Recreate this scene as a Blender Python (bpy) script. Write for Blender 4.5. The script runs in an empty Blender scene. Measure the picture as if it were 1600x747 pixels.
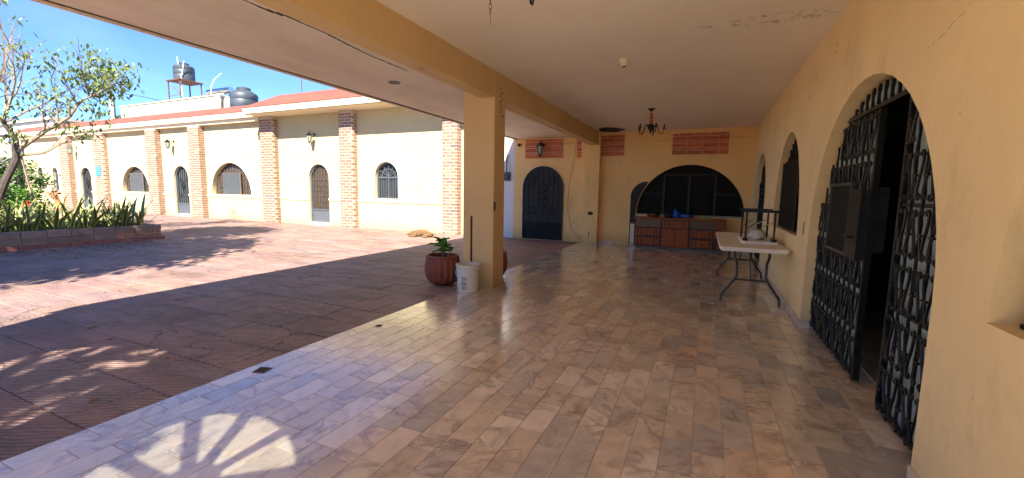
import bpy, math, random
from mathutils import Vector, Matrix, noise
from mathutils.geometry import tessellate_polygon
R = random.Random(7)
PI = math.pi
sc = bpy.context.scene
COL = sc.collection

# ------------------------------------------------------------------ camera
yaw, pitch, roll = -0.423779, -0.111691, 0.017303
cy, sy, cp, sp = math.cos(yaw), math.sin(yaw), math.cos(pitch), math.sin(pitch)
fw = Vector((sy*cp, cy*cp, sp)); rt = Vector((cy, -sy, 0)); up = rt.cross(fw)
r2 = rt*math.cos(roll) + up*math.sin(roll); u2 = -rt*math.sin(roll) + up*math.cos(roll)
cd = bpy.data.cameras.new('camera'); cam = bpy.data.objects.new('camera', cd); COL.objects.link(cam)
cd.sensor_width = 36; cd.lens = 36*663.4/1600; cd.clip_end = 3000; cd.clip_start = 0.05
cam.matrix_world = Matrix(((r2.x, u2.x, -fw.x, 0), (r2.y, u2.y, -fw.y, 0), (r2.z, u2.z, -fw.z, 1.4), (0, 0, 0, 1)))
sc.camera = cam
# ------------------------------------------------------------------ light
SUN = Vector((.42, -.98, 1.0)).normalized()
w = bpy.data.worlds.new('World'); sc.world = w; w.use_nodes = True
nt = w.node_tree; nt.nodes.clear()
sky = nt.nodes.new('ShaderNodeTexSky'); sky.sky_type = 'NISHITA'; sky.sun_disc = False
sky.sun_elevation = math.asin(SUN.z); sky.sun_rotation = math.atan2(SUN.x, SUN.y)
sky.air_density = 0.75; sky.dust_density = 0.05; sky.ozone_density = 3.0
bg = nt.nodes.new('ShaderNodeBackground'); bg.inputs[1].default_value = 0.085
tc = nt.nodes.new('ShaderNodeTexCoord'); mp = nt.nodes.new('ShaderNodeMapping'); mp.inputs['Scale'].default_value = (1.2, 2.2, 7)
nz = nt.nodes.new('ShaderNodeTexNoise'); nz.inputs['Scale'].default_value = 2.1; nz.inputs['Detail'].default_value = 7
rp = nt.nodes.new('ShaderNodeValToRGB'); rp.color_ramp.elements[0].position = .53; rp.color_ramp.elements[1].position = .85
rp.color_ramp.elements[1].color = (.11, .11, .11, 1)
mx = nt.nodes.new('ShaderNodeMix'); mx.data_type = 'RGBA'; mx.inputs[7].default_value = (5, 6, 6.6, 1)
out = nt.nodes.new('ShaderNodeOutputWorld')
L = nt.links.new
L(tc.outputs['Generated'], mp.inputs[0]); L(mp.outputs[0], nz.inputs[0]); L(nz.outputs[0], rp.inputs[0]); L(rp.outputs[0], mx.inputs[0])
hs = nt.nodes.new('ShaderNodeHueSaturation'); hs.inputs['Saturation'].default_value = 1.0; L(sky.outputs[0], hs.inputs['Color']); tn = nt.nodes.new('ShaderNodeMix'); tn.data_type = 'RGBA'; tn.blend_type = 'MULTIPLY'; tn.inputs[0].default_value = 1; tn.inputs[7].default_value = (.54, .70, .98, 1); L(hs.outputs[0], tn.inputs[6]); L(tn.outputs[2], mx.inputs[6]); L(mx.outputs[2], bg.inputs[0]); L(bg.outputs[0], out.inputs[0])
ld = bpy.data.lights.new('sun', 'SUN'); ld.energy = 4.9; ld.angle = math.radians(.53); ld.color = (1, .90, .76)
sun = bpy.data.objects.new('sun', ld); COL.objects.link(sun)
sun.rotation_euler = (-SUN).to_track_quat('-Z', 'Y').to_euler(); sun.location = (5, -12, 20)
sc.view_settings.view_transform = 'Standard'; sc.view_settings.look = 'None'
sc.view_settings.exposure = 2.0; sc.view_settings.gamma = 1
sc.cycles.max_bounces = 10; sc.cycles.diffuse_bounces = 7; sc.cycles.glossy_bounces = 4
sc.cycles.transparent_max_bounces = 8

# ------------------------------------------------------------------ material helpers
def newmat(name):
    m = bpy.data.materials.new(name); m.use_nodes = True
    n = m.node_tree; b = n.nodes['Principled BSDF']
    return m, n, b
def noi(n, scale, detail=4, rough=.6, vec=None, stretch=None, dist=0):
    t = n.nodes.new('ShaderNodeTexNoise'); t.inputs['Scale'].default_value = scale
    t.inputs['Detail'].default_value = detail; t.inputs['Roughness'].default_value = rough; t.inputs['Distortion'].default_value = dist
    g = n.nodes.new('ShaderNodeNewGeometry')
    src = vec or g.outputs['Position']
    if stretch:
        p = n.nodes.new('ShaderNodeMapping'); p.inputs['Scale'].default_value = stretch
        n.links.new(src, p.inputs[0]); src = p.outputs[0]
    n.links.new(src, t.inputs[0]); return t
def ramp(n, src, stops):
    r = n.nodes.new('ShaderNodeValToRGB'); e = r.color_ramp.elements
    e[0].position, e[0].color = stops[0][0], (*stops[0][1], 1); e[1].position, e[1].color = stops[-1][0], (*stops[-1][1], 1)
    for p, c in stops[1:-1]:
        k = e.new(p); k.color = (*c, 1)
    n.links.new(src, r.inputs[0]); return r.outputs[0]
def mix(n, a, b, f, mode='MIX'):
    m = n.nodes.new('ShaderNodeMix'); m.data_type = 'RGBA'; m.blend_type = mode
    for v, i in ((f, 0), (a, 6), (b, 7)):
        if isinstance(v, (int, float)): m.inputs[i].default_value = v
        elif isinstance(v, tuple): m.inputs[i].default_value = (*v, 1)
        else: n.links.new(v, m.inputs[i])
    return m.outputs[2]
def math_(n, op, a, b=0.0, c=None):
    m = n.nodes.new('ShaderNodeMath'); m.operation = op
    for i, v in enumerate((a, b) if c is None else (a, b, c)):
        if isinstance(v, (int, float)): m.inputs[i].default_value = v
        else: n.links.new(v, m.inputs[i])
    return m.outputs[0]
def bump(n, b, src, strength=.3, dist=.01):
    k = n.nodes.new('ShaderNodeBump'); k.inputs['Strength'].default_value = strength; k.inputs['Distance'].default_value = dist
    n.links.new(src, k.inputs['Height']); n.links.new(k.outputs[0], b.inputs['Normal']); return k
def posxyz(n):
    g = n.nodes.new('ShaderNodeNewGeometry'); s = n.nodes.new('ShaderNodeSeparateXYZ'); n.links.new(g.outputs['Position'], s.inputs[0])
    return s.outputs
def simple(name, col, rough=.6, metal=0, var=.15, scale=8, bmp=.1, spec=.5):
    m, n, b = newmat(name)
    t = noi(n, scale, 5)
    c = ramp(n, t.outputs[0], [(.25, tuple(x*(1-var) for x in col)), (.75, tuple(min(1, x*(1+var)) for x in col))])
    n.links.new(c, b.inputs['Base Color']); b.inputs['Roughness'].default_value = rough; b.inputs['Metallic'].default_value = metal
    b.inputs['Specular IOR Level'].default_value = spec
    if bmp: bump(n, b, noi(n, scale*6, 3).outputs[0], bmp, .004)
    return m
def tinted(name, rough=.7, var=.18, scale=20, bmp=.3, dist=.004):
    m, n, b = newmat(name)
    a = n.nodes.new('ShaderNodeAttribute'); a.attribute_name = 'tint'
    t = noi(n, scale, 6, .65)
    k = ramp(n, t.outputs[0], [(.3, (1-var,)*3), (.7, (1+var,)*3)])
    n.links.new(mix(n, a.outputs['Color'], k, 1.0, 'MULTIPLY'), b.inputs['Base Color'])
    b.inputs['Roughness'].default_value = rough
    bump(n, b, noi(n, scale*3, 5).outputs[0], bmp, dist)
    return m
def plaster(name, col, dirt=(.35, .26, .17), base_dirt=.5, stain=.35, warm=None):
    m, n, b = newmat(name)
    t = noi(n, 1.1, 6, .6); c = ramp(n, t.outputs[0], [(.3, tuple(x*.92 for x in col)), (.7, tuple(min(.95, x*1.04) for x in col))])
    s = noi(n, 2.3, 8, .72, stretch=(1, 1, .45)); f = ramp(n, s.outputs[0], [(.56, (0,)*3), (.8, (stain,)*3)])
    c = mix(n, c, dirt, f)
    z = posxyz(n)[2]                                    # splash dirt along the foot of the wall
    h = math_(n, 'SUBTRACT', .34, z); h = math_(n, 'MULTIPLY', h, 2.2)
    nn = noi(n, 7, 6, .7); g = math_(n, 'MULTIPLY', h, nn.outputs[0]); g = math_(n, 'MULTIPLY', g, base_dirt); g = math_(n, 'MAXIMUM', g, 0.0)
    c = mix(n, c, dirt, g)
    sp_ = noi(n, 31, 3, .6); f2 = ramp(n, sp_.outputs[0], [(.70, (0,)*3), (.74, (.5,)*3)])
    s3 = noi(n, 1.7, 2); f2 = mix(n, f2, ramp(n, s3.outputs[0], [(.5, (0,)*3), (.6, (1,)*3)]), 1.0, 'MULTIPLY')
    c = mix(n, c, dirt, f2)
    n.links.new(c, b.inputs['Base Color']); b.inputs['Roughness'].default_value = .8; b.inputs['Specular IOR Level'].default_value = .3
    t3 = noi(n, 5, 8, .65); bump(n, b, t3.outputs[0], .35, .02)
    return m, n, b, c

M = {}
M['facade'] = plaster('facade_cream_paint', (.475, .415, .24), (.26, .21, .13), 1.1, .26)[0]
M['porch'] = plaster('porch_cream_paint', (.87, .66, .34), (.34, .23, .13), .9, .42)[0]
M['ochre'] = plaster('porch_ochre_paint', (.87, .58, .235), (.26, .15, .07), 1.0, .45)[0]
M['beam'] = plaster('ochre_paint_shade_copy', (.68, .465, .22), (.22, .13, .06), 1.2, .5)[0]  # porch ochre darkened to stand in for shade on beam and column
M['white_wall'] = plaster('white_wall_paint', (.74, .73, .68), (.4, .38, .33), .6, .15)[0]
M['trim'] = plaster('cream_trim_paint', (.80, .70, .50), (.35, .28, .2), .0, .3)[0]
# ceiling: off-white paint with mould stains of their own shape
def ceiling_mat():
    m, n, b = newmat('ceiling_paint')
    t = noi(n, .8, 6, .6); c = ramp(n, t.outputs[0], [(.3, (.83, .72, .56)), (.7, (.89, .79, .64))])
    x, y, z = posxyz(n)
    def blob(cx, cy, rx, ry, thr, strg, sc_=9):
        dx = math_(n, 'DIVIDE', math_(n, 'SUBTRACT', x, cx), rx); dy = math_(n, 'DIVIDE', math_(n, 'SUBTRACT', y, cy), ry)
        d = math_(n, 'ADD', math_(n, 'MULTIPLY', dx, dx), math_(n, 'MULTIPLY', dy, dy)); d = math_(n, 'SUBTRACT', 1.0, d); d = math_(n, 'MAXIMUM', d, 0.0)
        q = noi(n, sc_, 8, .75, dist=1.2); q = ramp(n, q.outputs[0], [(thr, (0,)*3), (thr+.1, (strg,)*3)])
        return mix(n, (0, 0, 0), q, d)
    for a in ((.45, 4.75, .75, .16, .52, .85), (.35, 4.1, .9, .14, .60, .6), (-.3, 4.9, 1.2, .3, .60, .4), (.3, 3.2, .9, 1.0, .66, .3, 4)):
        c = mix(n, c, (.13, .10, .075), blob(*a))
    n.links.new(c, b.inputs['Base Color']); b.inputs['Roughness'].default_value = .8
    bump(n, b, noi(n, 9, 7, .6).outputs[0], .25, .015)
    return m
M['ceiling'] = ceiling_mat()
def soffit_mat():
    m, n, b = newmat('soffit_paint')
    t = noi(n, 1.5, 7, .65, stretch=(1, .35, 1)); c = ramp(n, t.outputs[0], [(.3, (.68, .57, .45)), (.7, (.88, .78, .64))])
    s = noi(n, 3.5, 8, .75, stretch=(2.5, .5, 1), dist=.6); c = mix(n, c, (.30, .22, .17), ramp(n, s.outputs[0], [(.6, (0,)*3), (.75, (.6,)*3)]))
    n.links.new(c, b.inputs['Base Color']); b.inputs['Roughness'].default_value = .85
    bump(n, b, noi(n, 4, 7, .65, stretch=(1, .4, 1)).outputs[0], .5, .03)
    return m
M['soffit'] = soffit_mat()
def marble_mat():
    m, n, b = newmat('marble')
    a = n.nodes.new('ShaderNodeAttribute'); a.attribute_name = 'tint'
    gg = n.nodes.new('ShaderNodeNewGeometry'); off = n.nodes.new('ShaderNodeVectorMath'); off.operation = 'SCALE'; off.inputs['Scale'].default_value = 60
    n.links.new(a.outputs['Color'], off.inputs[0]); ad = n.nodes.new('ShaderNodeVectorMath'); ad.operation = 'ADD'; n.links.new(gg.outputs['Position'], ad.inputs[0]); n.links.new(off.outputs[0], ad.inputs[1]); PV = ad.outputs[0]
    big = noi(n, 3.6, 7, .68, vec=PV, dist=1.0, stretch=(1.3, .9, 1))
    c = mix(n, a.outputs['Color'], ramp(n, big.outputs[0], [(.28, (.66, .63, .61)), (.5, (.98, .96, .94)), (.75, (1.17, 1.14, 1.10))]), 1.0, 'MULTIPLY')
    v = noi(n, 2.2, 8, .6, vec=PV, dist=1.1); f = ramp(n, v.outputs[0], [(.46, (0,)*3), (.503, (.6,)*3), (.545, (0,)*3)])
    k = noi(n, 1.9, 3, vec=PV); f = mix(n, f, ramp(n, k.outputs[0], [(.40, (0,)*3), (.56, (1,)*3)]), 1.0, 'MULTIPLY')
    c = mix(n, c, (.25, .18, .16), f)
    g = noi(n, 14, 8, .8, stretch=(.6, 1.6, 1)); f = ramp(n, g.outputs[0], [(.54, (0,)*3), (.68, (.5,)*3)])
    k2 = noi(n, .8, 3); f = mix(n, f, ramp(n, k2.outputs[0], [(.5, (0,)*3), (.6, (1,)*3)]), 1.0, 'MULTIPLY')
    c = mix(n, c, (.16, .16, .19), f)
    o = noi(n, 2.1, 6, .6, dist=1); c = mix(n, c, (.52, .24, .13), ramp(n, o.outputs[0], [(.64, (0,)*3), (.78, (.45,)*3)]))
    n.links.new(c, b.inputs['Base Color'])
    r = noi(n, 2.6, 7, .7); rr = n.nodes.new('ShaderNodeMapRange'); rr.inputs[1].default_value = .3; rr.inputs[2].default_value = .75
    rr.inputs[3].default_value = .11; rr.inputs[4].default_value = .34
    b.inputs['Coat Weight'].default_value = .8; b.inputs['Coat Roughness'].default_value = .17; b.inputs['Coat IOR'].default_value = 1.6
    n.links.new(r.outputs[0], rr.inputs[0]); n.links.new(rr.outputs[0], b.inputs['Roughness'])
    b.inputs['IOR'].default_value = 1.6; b.inputs['Specular IOR Level'].default_value = .62
    bump(n, b, noi(n, 3.2, 5, .6).outputs[0], .12, .01)
    return m
M['marble'] = marble_mat()
M['grout'] = simple('floor_grout', (.56, .46, .34), .8, var=.3, scale=10)
def slab_mat():
    m, n, b = newmat('patio_slab')
    a = n.nodes.new('ShaderNodeAttribute'); a.attribute_name = 'tint'
    t = noi(n, 2.2, 8, .72, stretch=(.5, 1.4, 1)); c = mix(n, a.outputs['Color'], ramp(n, t.outputs[0], [(.3, (.55, .56, .62)), (.7, (1.3, 1.24, 1.2))]), 1.0, 'MULTIPLY')
    al = noi(n, .55, 7, .7); al2 = noi(n, 6, 7, .75); f = ramp(n, al.outputs[0], [(.47, (0,)*3), (.64, (.8,)*3)])
    f = mix(n, f, ramp(n, al2.outputs[0], [(.4, (.1,)*3), (.65, (1,)*3)]), 1.0, 'MULTIPLY')
    c = mix(n, c, (.075, .07, .05), f)
    wt = noi(n, 1.3, 8, .75, stretch=(.35, 1.5, 1)); c = mix(n, c, (.40, .33, .31), ramp(n, wt.outputs[0], [(.54, (0,)*3), (.70, (.6,)*3)]))
    n.links.new(c, b.inputs['Base Color']); b.inputs['Roughness'].default_value = .62; b.inputs['Specular IOR Level'].default_value = .35
    # tooled wavy grooves pressed into the clay
    g = n.nodes.new('ShaderNodeNewGeometry'); p = n.nodes.new('ShaderNodeMapping'); p.inputs['Rotation'].default_value = (0, 0, PI/2-.50)
    n.links.new(g.outputs['Position'], p.inputs[0])
    wv = n.nodes.new('ShaderNodeTexWave'); wv.bands_direction = 'X'; wv.inputs['Scale'].default_value = 8.5; wv.inputs['Distortion'].default_value = 5.0
    wv.inputs['Detail'].default_value = 2; wv.inputs['Detail Scale'].default_value = .9; n.links.new(p.outputs[0], wv.inputs[0])
    n2 = noi(n, 30, 5, .7)
    h = math_(n, 'ADD', wv.outputs['Fac'], math_(n, 'MULTIPLY', n2.outputs[0], .7))
    bump(n, b, h, .8, .012)
    gm = noi(n, .9, 4, .6); gm = ramp(n, gm.outputs[0], [(.35, (.15,)*3), (.65, (.6,)*3)])
    gd_ = mix(n, (1, 1, 1), ramp(n, wv.outputs['Fac'], [(.1, (.42,)*3), (.55, (1.12,)*3)]), gm)
    c2 = mix(n, c, gd_, 1.0, 'MULTIPLY')
    ck = n.nodes.new('ShaderNodeTexVoronoi'); ck.feature = 'DISTANCE_TO_EDGE'; ck.inputs['Scale'].default_value = 1.25
    pk = n.nodes.new('ShaderNodeMapping'); pk.inputs['Scale'].default_value = (.7, 1.3, 1); dn = noi(n, 3, 5, .7)
    vm = n.nodes.new('ShaderNodeVectorMath'); vm.operation = 'ADD'; vs2 = n.nodes.new('ShaderNodeVectorMath'); vs2.operation = 'SCALE'; vs2.inputs['Scale'].default_value = .35
    n.links.new(dn.outputs['Color'], vs2.inputs[0]); n.links.new(g.outputs['Position'], vm.inputs[0]); n.links.new(vs2.outputs[0], vm.inputs[1]); n.links.new(vm.outputs[0], pk.inputs[0]); n.links.new(pk.outputs[0], ck.inputs[0])
    cm = ramp(n, ck.outputs['Distance'], [(.004, (.75,)*3), (.014, (0,)*3)]); km = noi(n, .7, 3); cm = mix(n, cm, ramp(n, km.outputs[0], [(.5, (0,)*3), (.58, (1,)*3)]), 1.0, 'MULTIPLY')
    c2 = mix(n, c2, (.03, .025, .02), cm)
    n.links.new(c2, b.inputs['Base Color'])
    return m
M['slab'] = slab_mat()
M['patio_bed'] = simple('patio_joint_soil', (.17, .12, .10), .9, var=.35, scale=5, bmp=.4)
M['brick'] = tinted('fired_brick', .8, .2, 14, .4)
M['mortar'] = simple('lime_mortar', (.46, .39, .29), .9, var=.12, scale=9, bmp=.4)
M['panelbrick'] = tinted('terracotta_brick', .7, .15, 20, .25)
M['mortar2'] = simple('tan_mortar', (.78, .60, .40), .9, var=.15, scale=9)
M['roof'] = simple('red_roof_paint', (.25, .062, .042), .8, var=.2, scale=1.5, bmp=.4)
M['iron'] = simple('black_iron', (.007, .0075, .007), .38, 0, .3, 20, .2, .3)
M['greyiron'] = simple('grey_iron', (.075, .09, .105), .5, 0, .2, 12)
M['steel_panel'] = simple('grey_sheet', (.06, .068, .072), .55, 0, .15, 3)
M['darkpanel'] = simple('dark_sheet', (.011, .012, .010), .65, 0, .3, 2, .2, .12)
M['charcoal'] = simple('charcoal_sheet', (.009, .010, .012), .6, 0, .2, 3, .1, .15)
M['meshgrey'] = simple('grey_mesh_sheet', (.045, .046, .045), .75, 0, .15, 3, .1, .1)
M['frost'] = simple('frosted_pane', (.42, .50, .45), .35, 0, .3, 4)
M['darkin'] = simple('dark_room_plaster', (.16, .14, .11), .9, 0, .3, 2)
M['wood'] = None
M['plastic_black'] = simple('black_plastic', (.02, .02, .022), .45)
M['tablewhite'] = simple('white_table_plastic', (.85, .79, .68), .45, var=.06, scale=4)
M['bucket'] = simple('white_bucket_plastic', (.66, .63, .52), .4, var=.08, scale=6)
M['ink'] = simple('black_ink', (.03, .03, .03), .6, bmp=0)
M['greylegs'] = simple('grey_powder_coat', (.03, .034, .034), .4)
M['terracotta'] = simple('dark_terracotta', (.24, .06, .032), .65, var=.25, scale=7, bmp=.3)
M['soil'] = simple('soil', (.035, .025, .018), .95, var=.4, scale=20, bmp=.8)
M['tank'] = simple('black_tank_plastic', (.045, .06, .075), .5, var=.35, scale=1.8)
M['white'] = simple('white_paint', (.75, .74, .70), .5, var=.08, scale=5)
M['rust'] = simple('rusty_angle_iron', (.13, .06, .04), .8, var=.4, scale=9)
M['concrete'] = simple('weathered_concrete', (.40, .38, .33), .9, var=.3, scale=2, bmp=.4)
M['parapet'] = plaster('parapet_cream', (.46, .42, .30), (.12, .11, .09), 0, .75)[0]
M['bark'] = simple('pale_bark', (.26, .20, .15), .9, var=.35, scale=9, bmp=.6)
M['bark_dark'] = simple('dark_bark', (.055, .042, .035), .9, var=.4, scale=9, bmp=.6)
M['dog'] = simple('tan_dog_fur', (.14, .08, .035), .9, var=.3, scale=9, bmp=.8)
M['dognose'] = simple('dark_nose', (.02, .016, .014), .5)
M['bluebag'] = simple('blue_plastic_film', (.01, .11, .42), .25, var=.3, scale=30, bmp=.6)
M['steel'] = simple('polished_steel', (.75, .72, .66), .18, 1, .1, 10)
M['yellow'] = simple('yellow_green_tray', (.30, .30, .04), .5)
M['cloth'] = simple('dark_navy_cloth', (.012, .015, .03), .95, var=.3, scale=12, bmp=.7)
M['whitebag'] = simple('white_cloth_bag', (.62, .58, .50), .8, var=.15, scale=14, bmp=.7)
M['amber'] = simple('turned_orange_wood', (.42, .13, .03), .4)
M['glass_dark'] = simple('dark_window_glass', (.03, .035, .04), .08, 0, .3, 2, 0)
M['brownpane'] = simple('brown_rippled_glass', (.07, .042, .02), .3, 0, .45, 9, .6)
M['olive'] = simple('lantern_glass', (.30, .33, .26), .2, 0, .2, 4)
M['blueplaque'] = simple('blue_plaque', (.06, .22, .45), .5)
M['purple'] = simple('purple_cloth', (.10, .05, .20), .9)
M['wire'] = simple('grey_cable', (.16, .14, .12), .6)
M['baseboard'] = simple('marble_skirting', (.58, .47, .36), .3, var=.25, scale=5)
M['roomfloor'] = simple('inner_room_floor', (.5, .46, .38), .4, var=.3, scale=2)
M['crack'] = simple('dark_crack', (.05, .035, .03), 1)
M['darkwood'] = simple('dark_wood', (.05, .016, .006), .5)
def wood():
    m, n, b = newmat('stained_wood')
    t = noi(n, 5, 8, .65, stretch=(9, 4, .8), dist=.8)
    n.links.new(ramp(n, t.outputs[0], [(.25, (.15, .032, .007)), (.6, (.36, .092, .018)), (.8, (.46, .15, .035))]), b.inputs['Base Color'])
    b.inputs['Roughness'].default_value = .45; b.inputs['Specular IOR Level'].default_value = .25; bump(n, b, t.outputs[0], .15, .004); return m
M['wood'] = wood()
def leafmat(name, c0, c1, c2):
    m, n, b = newmat(name)
    o = n.nodes.new('ShaderNodeAttribute'); o.attribute_name = 'tint'
    t = noi(n, 3, 5); c = ramp(n, t.outputs[0], [(.3, c0), (.5, c1), (.72, c2)])
    c = mix(n, c, o.outputs['Color'], 1.0, 'MULTIPLY')
    n.links.new(c, b.inputs['Base Color']); b.inputs['Roughness'].default_value = .5
    b.inputs['Subsurface Weight'].default_value = 0
    tr = n.nodes.new('ShaderNodeBsdfTranslucent'); n.links.new(c, tr.inputs[0]); ms = n.nodes.new('ShaderNodeMixShader'); ms.inputs[0].default_value = .3
    n.links.new(b.outputs[0], ms.inputs[1]); n.links.new(tr.outputs[0], ms.inputs[2]); n.links.new(ms.outputs[0], n.nodes['Material Output'].inputs[0])
    return m
M['leaf'] = leafmat('tree_leaf', (.07, .13, .025), (.14, .21, .05), (.28, .30, .09))
M['shrubleaf'] = leafmat('shrub_leaf', (.04, .12, .015), (.08, .20, .025), (.16, .30, .05))
M['potleaf'] = leafmat('broad_leaf', (.06, .17, .02), (.10, .26, .03), (.18, .36, .06))
M['snake'] = tinted('snake_plant_leaf', .45, .35, 16, .1)
M['flower'] = simple('red_petal', (.75, .06, .03), .6, bmp=0)
M['orangeleaf'] = simple('orange_bract', (.62, .26, .10), .7, var=.3)

# ------------------------------------------------------------------ mesh builder
class MB:
    def __init__(s): s.v, s.f, s.c, s.cur = [], [], [], (1, 1, 1)
    def add(s, vs, fs, col=None):
        o = len(s.v); s.v += [tuple(p) for p in vs]; s.f += [tuple(i+o for i in f) for f in fs]; s.c += [col or s.cur]*len(vs); return s
    def box(s, x0, x1, y0, y1, z0, z1, bev=0):
        if not bev:
            return s.add([(x0,y0,z0),(x1,y0,z0),(x1,y1,z0),(x0,y1,z0),(x0,y0,z1),(x1,y0,z1),(x1,y1,z1),(x0,y1,z1)],
                [(3,2,1,0),(4,5,6,7),(0,1,5,4),(1,2,6,5),(2,3,7,6),(3,0,4,7)])
        b = bev; vs = []
        for z, i in ((z0, 0), (z1-b, 0), (z1, b)):
            vs += [(x0+i,y0+i,z),(x1-i,y0+i,z),(x1-i,y1-i,z),(x0+i,y1-i,z)]
        fs = [(3,2,1,0),(8,9,10,11)]
        for k in (0, 4):
            for i in range(4): j = (i+1) % 4; fs.append((k+i, k+j, k+4+j, k+4+i))
        return s.add(vs, fs)
    def tube(s, pts, r, n=6, cap=True):
        pts = [Vector(p) for p in pts]; rr = r if isinstance(r, (list, tuple)) else [r]*len(pts)
        vs, fs = [], []; prev = None
        for i, p in enumerate(pts):
            t = (pts[min(i+1, len(pts)-1)] - pts[max(i-1, 0)])
            if t.length < 1e-9: t = Vector((0, 0, 1))
            t.normalize()
            if prev is None: a = t.orthogonal().normalized()
            else:
                a = prev - t*prev.dot(t)
                a = a.normalized() if a.length > 1e-6 else t.orthogonal().normalized()
            prev = a; b = t.cross(a)
            for k in range(n):
                q = 2*PI*k/n; vs.append(p + (a*math.cos(q) + b*math.sin(q))*rr[i])
        for i in range(len(pts)-1):
            for k in range(n):
                j = (k+1) % n; fs.append((i*n+k, i*n+j, (i+1)*n+j, (i+1)*n+k))
        if cap: fs += [tuple(range(n))[::-1], tuple((len(pts)-1)*n+k for k in range(n))]
        return s.add(vs, fs)
    def lathe(s, prof, c=(0, 0, 0), n=16, f=None):
        vs, fs = [], []
        for r, z in prof:
            for k in range(n):
                q = 2*PI*k/n; rr = r*(f(q, z) if f else 1); vs.append((c[0]+rr*math.cos(q), c[1]+rr*math.sin(q), c[2]+z))
        m = len(prof)
        for i in range(m-1):
            for k in range(n):
                j = (k+1) % n; fs.append((i*n+k, i*n+j, (i+1)*n+j, (i+1)*n+k))
        if prof[0][0] > 1e-6: fs.append(tuple(range(n))[::-1])
        if prof[-1][0] > 1e-6: fs.append(tuple((m-1)*n+k for k in range(n)))
        return s.add(vs, fs)
    def prism(s, pts, mp, d0, d1):
        """outline pts (u, v); mp(u, v, d) -> point"""
        n = len(pts); vs = [mp(u, v, d0) for u, v in pts] + [mp(u, v, d1) for u, v in pts]
        tr = tessellate_polygon([[Vector((u, v, 0)) for u, v in pts]])
        fs = [tuple(t) for t in tr] + [tuple(i+n for i in t)[::-1] for t in tr]
        fs += [(i, (i+1) % n, (i+1) % n+n, i+n) for i in range(n)]
        return s.add(vs, fs)
    def wall(s, outer, holes, mp, d0, d1):
        loops = [outer] + holes; flat = [p for l in loops for p in l]; n = len(flat)
        tr = tessellate_polygon([[Vector((u, v, 0)) for u, v in l] for l in loops])
        vs = [mp(u, v, d0) for u, v in flat] + [mp(u, v, d1) for u, v in flat]
        fs = [tuple(t) for t in tr] + [tuple(i+n for i in t)[::-1] for t in tr]; o = 0
        for l in loops:
            k = len(l); fs += [(o+i, o+(i+1) % k, o+(i+1) % k+n, o+i+n) for i in range(k)]; o += k
        return s.add(vs, fs)
    def mesh(s, name, mat, smooth=True):
        me = bpy.data.meshes.new(name); me.from_pydata(s.v, [], s.f); me.update()
        import bmesh
        bm = bmesh.new(); bm.from_mesh(me); bmesh.ops.recalc_face_normals(bm, faces=bm.faces); bm.to_mesh(me); bm.free()
        a = me.color_attributes.new('tint', 'FLOAT_COLOR', 'POINT')
        a.data.foreach_set('color', [x for c in s.c for x in (*c, 1)])
        if mat: me.materials.append(mat)
        if smooth:
            me.polygons.foreach_set('use_smooth', [True]*len(me.polygons)); me.set_sharp_from_angle(angle=math.radians(38))
        return me
    def build(s, name, mat, parent=None, smooth=True, label=None):
        return put(name, s.mesh(name, M[mat] if isinstance(mat, str) else mat, smooth), parent, label=label)
def put(name, me, parent=None, loc=None, rot=None, scl=None, label=None):
    o = bpy.data.objects.new(name, me); COL.objects.link(o)
    if parent: o.parent = parent
    if loc is not None: o.location = loc
    if rot is not None: o.rotation_euler = rot
    if scl is not None: o.scale = scl
    if label: o['label'] = label
    return o
def tag(o, label, cat=None, group=None, kind=None):
    o['label'] = label
    if cat: o['category'] = cat
    if group: o['group'] = group
    if kind: o['kind'] = kind
    return o
def thing(name, label, cat, loc=(0, 0, 0), rz=0, group=None):
    o = put(name, None, None, loc, (0, 0, rz)); o.empty_display_size = .1
    return tag(o, label, cat, group)
def struct(o, label):
    o['kind'] = 'structure'; o['label'] = label; return o
def copy_tree(o, parent=None):
    c = o.copy(); COL.objects.link(c)
    if parent: c.parent = parent
    for ch in o.children: copy_tree(ch, c)
    return c
YW = lambda u, v, d: (u, d, v)       # wall facing -y : u = x
XW = lambda u, v, d: (d, u, v)       # wall facing -x : u = y
def arch(c, r, z0, zs, n=18, rv=None, skip_ends=True):
    """arched outline, centre c, half width r, foot z0, springing zs"""
    rv = rv or r; p = [(c-r, z0), (c+r, z0)] if z0 < zs-1e-4 else []
    return p + [(c+r*math.cos(PI*i/n), zs+rv*math.sin(PI*i/n)) for i in range(n+1)]
def archring(mb, c, r, z0, zs, t, mp, d0, d1, n=18, foot=True):
    """band of width t just outside an arched outline"""
    a = [(c+(r)*math.cos(PI*i/n), zs+(r)*math.sin(PI*i/n)) for i in range(n+1)]
    b = [(c+(r+t)*math.cos(PI*i/n), zs+(r+t)*math.sin(PI*i/n)) for i in range(n+1)]
    if foot and z0 < zs: a = [(c+r, z0)]+a+[(c-r, z0)]; b = [(c+r+t, z0)]+b+[(c-r-t, z0)]
    for i in range(len(a)-1):
        q = [a[i], a[i+1], b[i+1], b[i]]
        vs = [mp(u, v, d0) for u, v in q]+[mp(u, v, d1) for u, v in q]
        mb.add(vs, [(0,1,2,3),(7,6,5,4),(0,4,5,1),(1,5,6,2),(2,6,7,3),(3,7,4,0)])
    return mb
HF = 11.93      # facade plane
GZ = -.03       # patio level

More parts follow.
